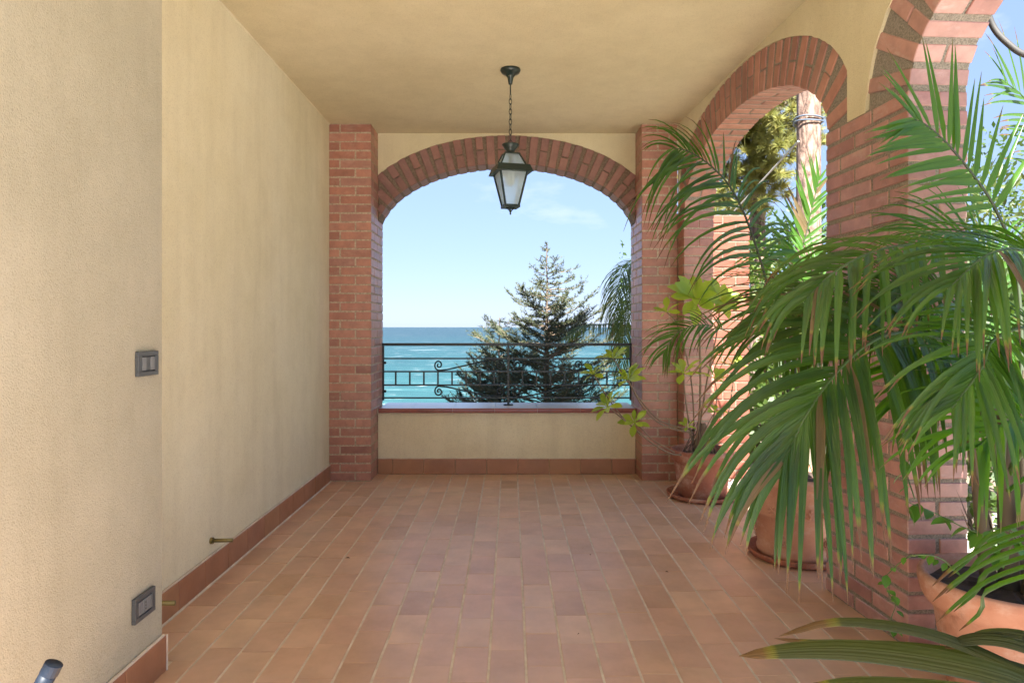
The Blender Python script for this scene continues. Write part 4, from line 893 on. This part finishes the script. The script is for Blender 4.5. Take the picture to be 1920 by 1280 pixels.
pt, pps = pine((3.90, 9.1, -.3), 9.5, .185, [((6.2, 10.3, 7.5), 1.2, 14), ((5.2, 10.8, 8.6), 1.2, 14)], 'big pine trunk with plated pinkish bark and cable straps, seen through the round arch', 41)
pine((4.35, 12.2, -.4), 7.5, .16, [((3.75, 11.2, 4.6), .75, 22), ((4.3, 11.0, 4.0), .6, 16), ((3.55, 11.4, 3.75), .7, 22), ((4.1, 11.3, 3.3), .55, 14), ((3.3, 11.6, 4.9), .6, 14), ((4.75, 11.2, 4.9), .6, 14), ((3.9, 11.7, 5.5), .8, 16), ((5.4, 12, 5.2), .8, 14), ((3.4, 11.3, 3.2), .45, 12), ((3.9, 11.0, 4.35), .6, 20), ((4.0, 11.1, 3.65), .6, 20), ((3.6, 11.0, 4.25), .6, 20), ((4.5, 11.4, 4.45), .6, 18), ((4.2, 11.2, 5.0), .6, 18), ((3.2, 11.5, 4.3), .55, 16)], 'sunlit golden pine behind the big trunk, filling the round arch', 42)
for k, y in enumerate((224, 231)):
    q = P(1516, y, 9.1); b = MB(); b.tube([(3.9+.18*math.cos(a), 9.1+.18*math.sin(a), q.z+.012*math.sin(a*2+k)) for a in [2*math.pi*i/20 for i in range(21)]], .011, 6, False); b.build('strap', M['strap'], pt, None, True)
b = MB(); b.tube([P(1497, 265, 9.0), P(1462, 303, 9.6), P(1300, 480, 12)], .014, 5); tag(b.build('guy_wire', M['rope'], None, P(1497, 265, 9.0)), 'pale guy rope running down from the big pine trunk', 'rope')
def broadtree(c, r, top, n, label, seed):
    return shrub('garden_tree', c, r, n, .16, 'broad_tree_leaf', label, 'tree', seed, 14, .5, 3, 'green trees behind the garden wall')
broadtree((7.2, 15.5, 2.6), (2.2, 1.8, 2.6), 5, 3600, 'round green tree behind the garden wall, left one', 51)
broadtree((11.5, 16.5, 2.9), (2.6, 2, 2.9), 5, 3600, 'round green tree behind the garden wall, far right one', 52)
broadtree((4.6, 16.0, 2.0), (1.6, 1.5, 2.2), 5, 2600, 'low green tree seen under the pine crown', 53)

def conifer(base, top, rad, label, seed, m, zmin, tips=.5, step=.075, nb=6):
    rr = random.Random(seed); base = Vector(base); H = top-base.z; t = thing('conifer', base, label, 'tree', 'conifers below the terrace')
    b = MB(); b.tube([base+Vector((0, 0, H*s_))+Vector((rr.uniform(-.008, .008), rr.uniform(-.008, .008), 0)) for s_ in [i/30 for i in range(31)]], [max(.006, .15*(1-i/30)) for i in range(31)], 8); b.build('trunk', M['dark_bark'], t, base, True)
    nd = MB(); tw = MB(); z = top-.05
    while z > zmin:
        h = top-z; k = nb if h > .6 else (2 if h < .25 else 3)
        for i in range(k):
            a = rr.uniform(0, 6.28); L_ = rad(h)*rr.uniform(.35, 1.15); d0 = Vector((math.cos(a), math.sin(a), rr.uniform(.05, .6))); p = Vector((base.x, base.y, z+rr.uniform(-.09, .09))); pts = [p]
            sg = 9
            for s_ in range(sg):
                u_ = s_/sg; d = (d0+Vector((rr.uniform(-.12, .12), rr.uniform(-.12, .12), -.35*math.sin(u_*2.6)+tips*u_*u_))).normalized(); p = p+d*L_/sg; pts.append(p)
            tw.tube(pts, [max(.0022, .011*(1-q/9)*min(1, L_+.2)) for q in range(10)], 4, False)
            cnt = int(L_*(48 if h > .9 else 24))+2
            for q in range(cnt):
                u_ = rr.uniform(.12, 1)**.8; f = u_*sg; ii = min(sg-1, int(f)); c = pts[ii].lerp(pts[ii+1], f-ii); T = (pts[ii+1]-pts[ii]).normalized()
                sd_ = T.cross(Vector((0, 0, 1))); sd_.normalize(); dd = (T*rr.uniform(.4, 1)+sd_*rr.choice([-1, 1])*rr.uniform(.3, 1)+Vector((0, 0, rr.uniform(-.25, .55)))).normalized(); l = rr.uniform(.05, .15)*(.5+.7*min(1, L_))
                e = c+dd*l; wv = dd.orthogonal().normalized()*.002; tw.add([c-wv, c+wv, e], [(0, 1, 2)])
                for _ in range(16):
                    o = c.lerp(e, rr.random()); nv = (dd*.7+Vector((rr.gauss(0, .6), rr.gauss(0, .6), rr.gauss(.15, .5)))).normalized(); nl_ = rr.uniform(.02, .045); s2 = nv.orthogonal().normalized()*.0045
                    nd.add([o-s2, o+s2, o+nv*nl_], [(0, 1, 2)])
        z -= step*rr.uniform(.7, 1.3)*(1.3 if h < .6 else 1)
    nd.build('crown', M[m], t); tw.build('branch', M['twig'], t)
conifer((.466, 9.05, -5.2), 2.24, lambda h: (.74*h**.68)*(1 if h > .2 else .6), 'tall conifer with sparse golden top standing before the sea', 61, 'conifer_needle', -.45, .95, .068, 6)
conifer((-.16, 9.5, -5.2), 1.28, lambda h: .24+.38*h**.7, 'lower dark conifer to the left of the tall one', 62, 'conifer_young', -.5, 1.5, .07, 6)
# palm outside, its fronds hanging beside the right jamb
pf = thing('garden_palm', (1.75, 7.6, -5.0), 'feathery palm hanging down behind the right jamb of the sea arch', 'palm')
b = MB(); b.tube(catmull([(1.75, 7.6, -5.1), (1.72, 7.6, -2), (1.70, 7.6, 1.0), (1.68, 7.6, 1.7)], 14), [.14, .13, .125, .12, .118, .115, .112, .11, .108, .106, .104, .102, .1, .09, .06], 10); b.build('trunk', M['palm_stem'], pf, None, True)
for i, pts in enumerate([[(1250, 560, 7.6), (1215, 500, 7.5), (1180, 497, 7.4), (1158, 540, 7.3), (1152, 620, 7.3)], [(1250, 560, 7.6), (1225, 520, 7.4), (1195, 520, 7.2), (1176, 570, 7.1), (1170, 660, 7.1)], [(1250, 580, 7.6), (1205, 560, 7.5), (1178, 600, 7.4), (1165, 690, 7.4)], [(1250, 600, 7.6), (1190, 610, 7.4), (1140, 608, 7.2), (1092, 612, 7.0), (1062, 632, 6.9)], [(1250, 560, 7.6), (1270, 470, 7.7), (1310, 430, 7.8), (1370, 450, 7.8)]]):
    frond(pf, PP(*pts), 56, .46 if i != 3 else .20, .019, 2.4, (0, -.3, .9), 'palm_far', False, 60, 30, .2, .008, 70+i, seg=5)
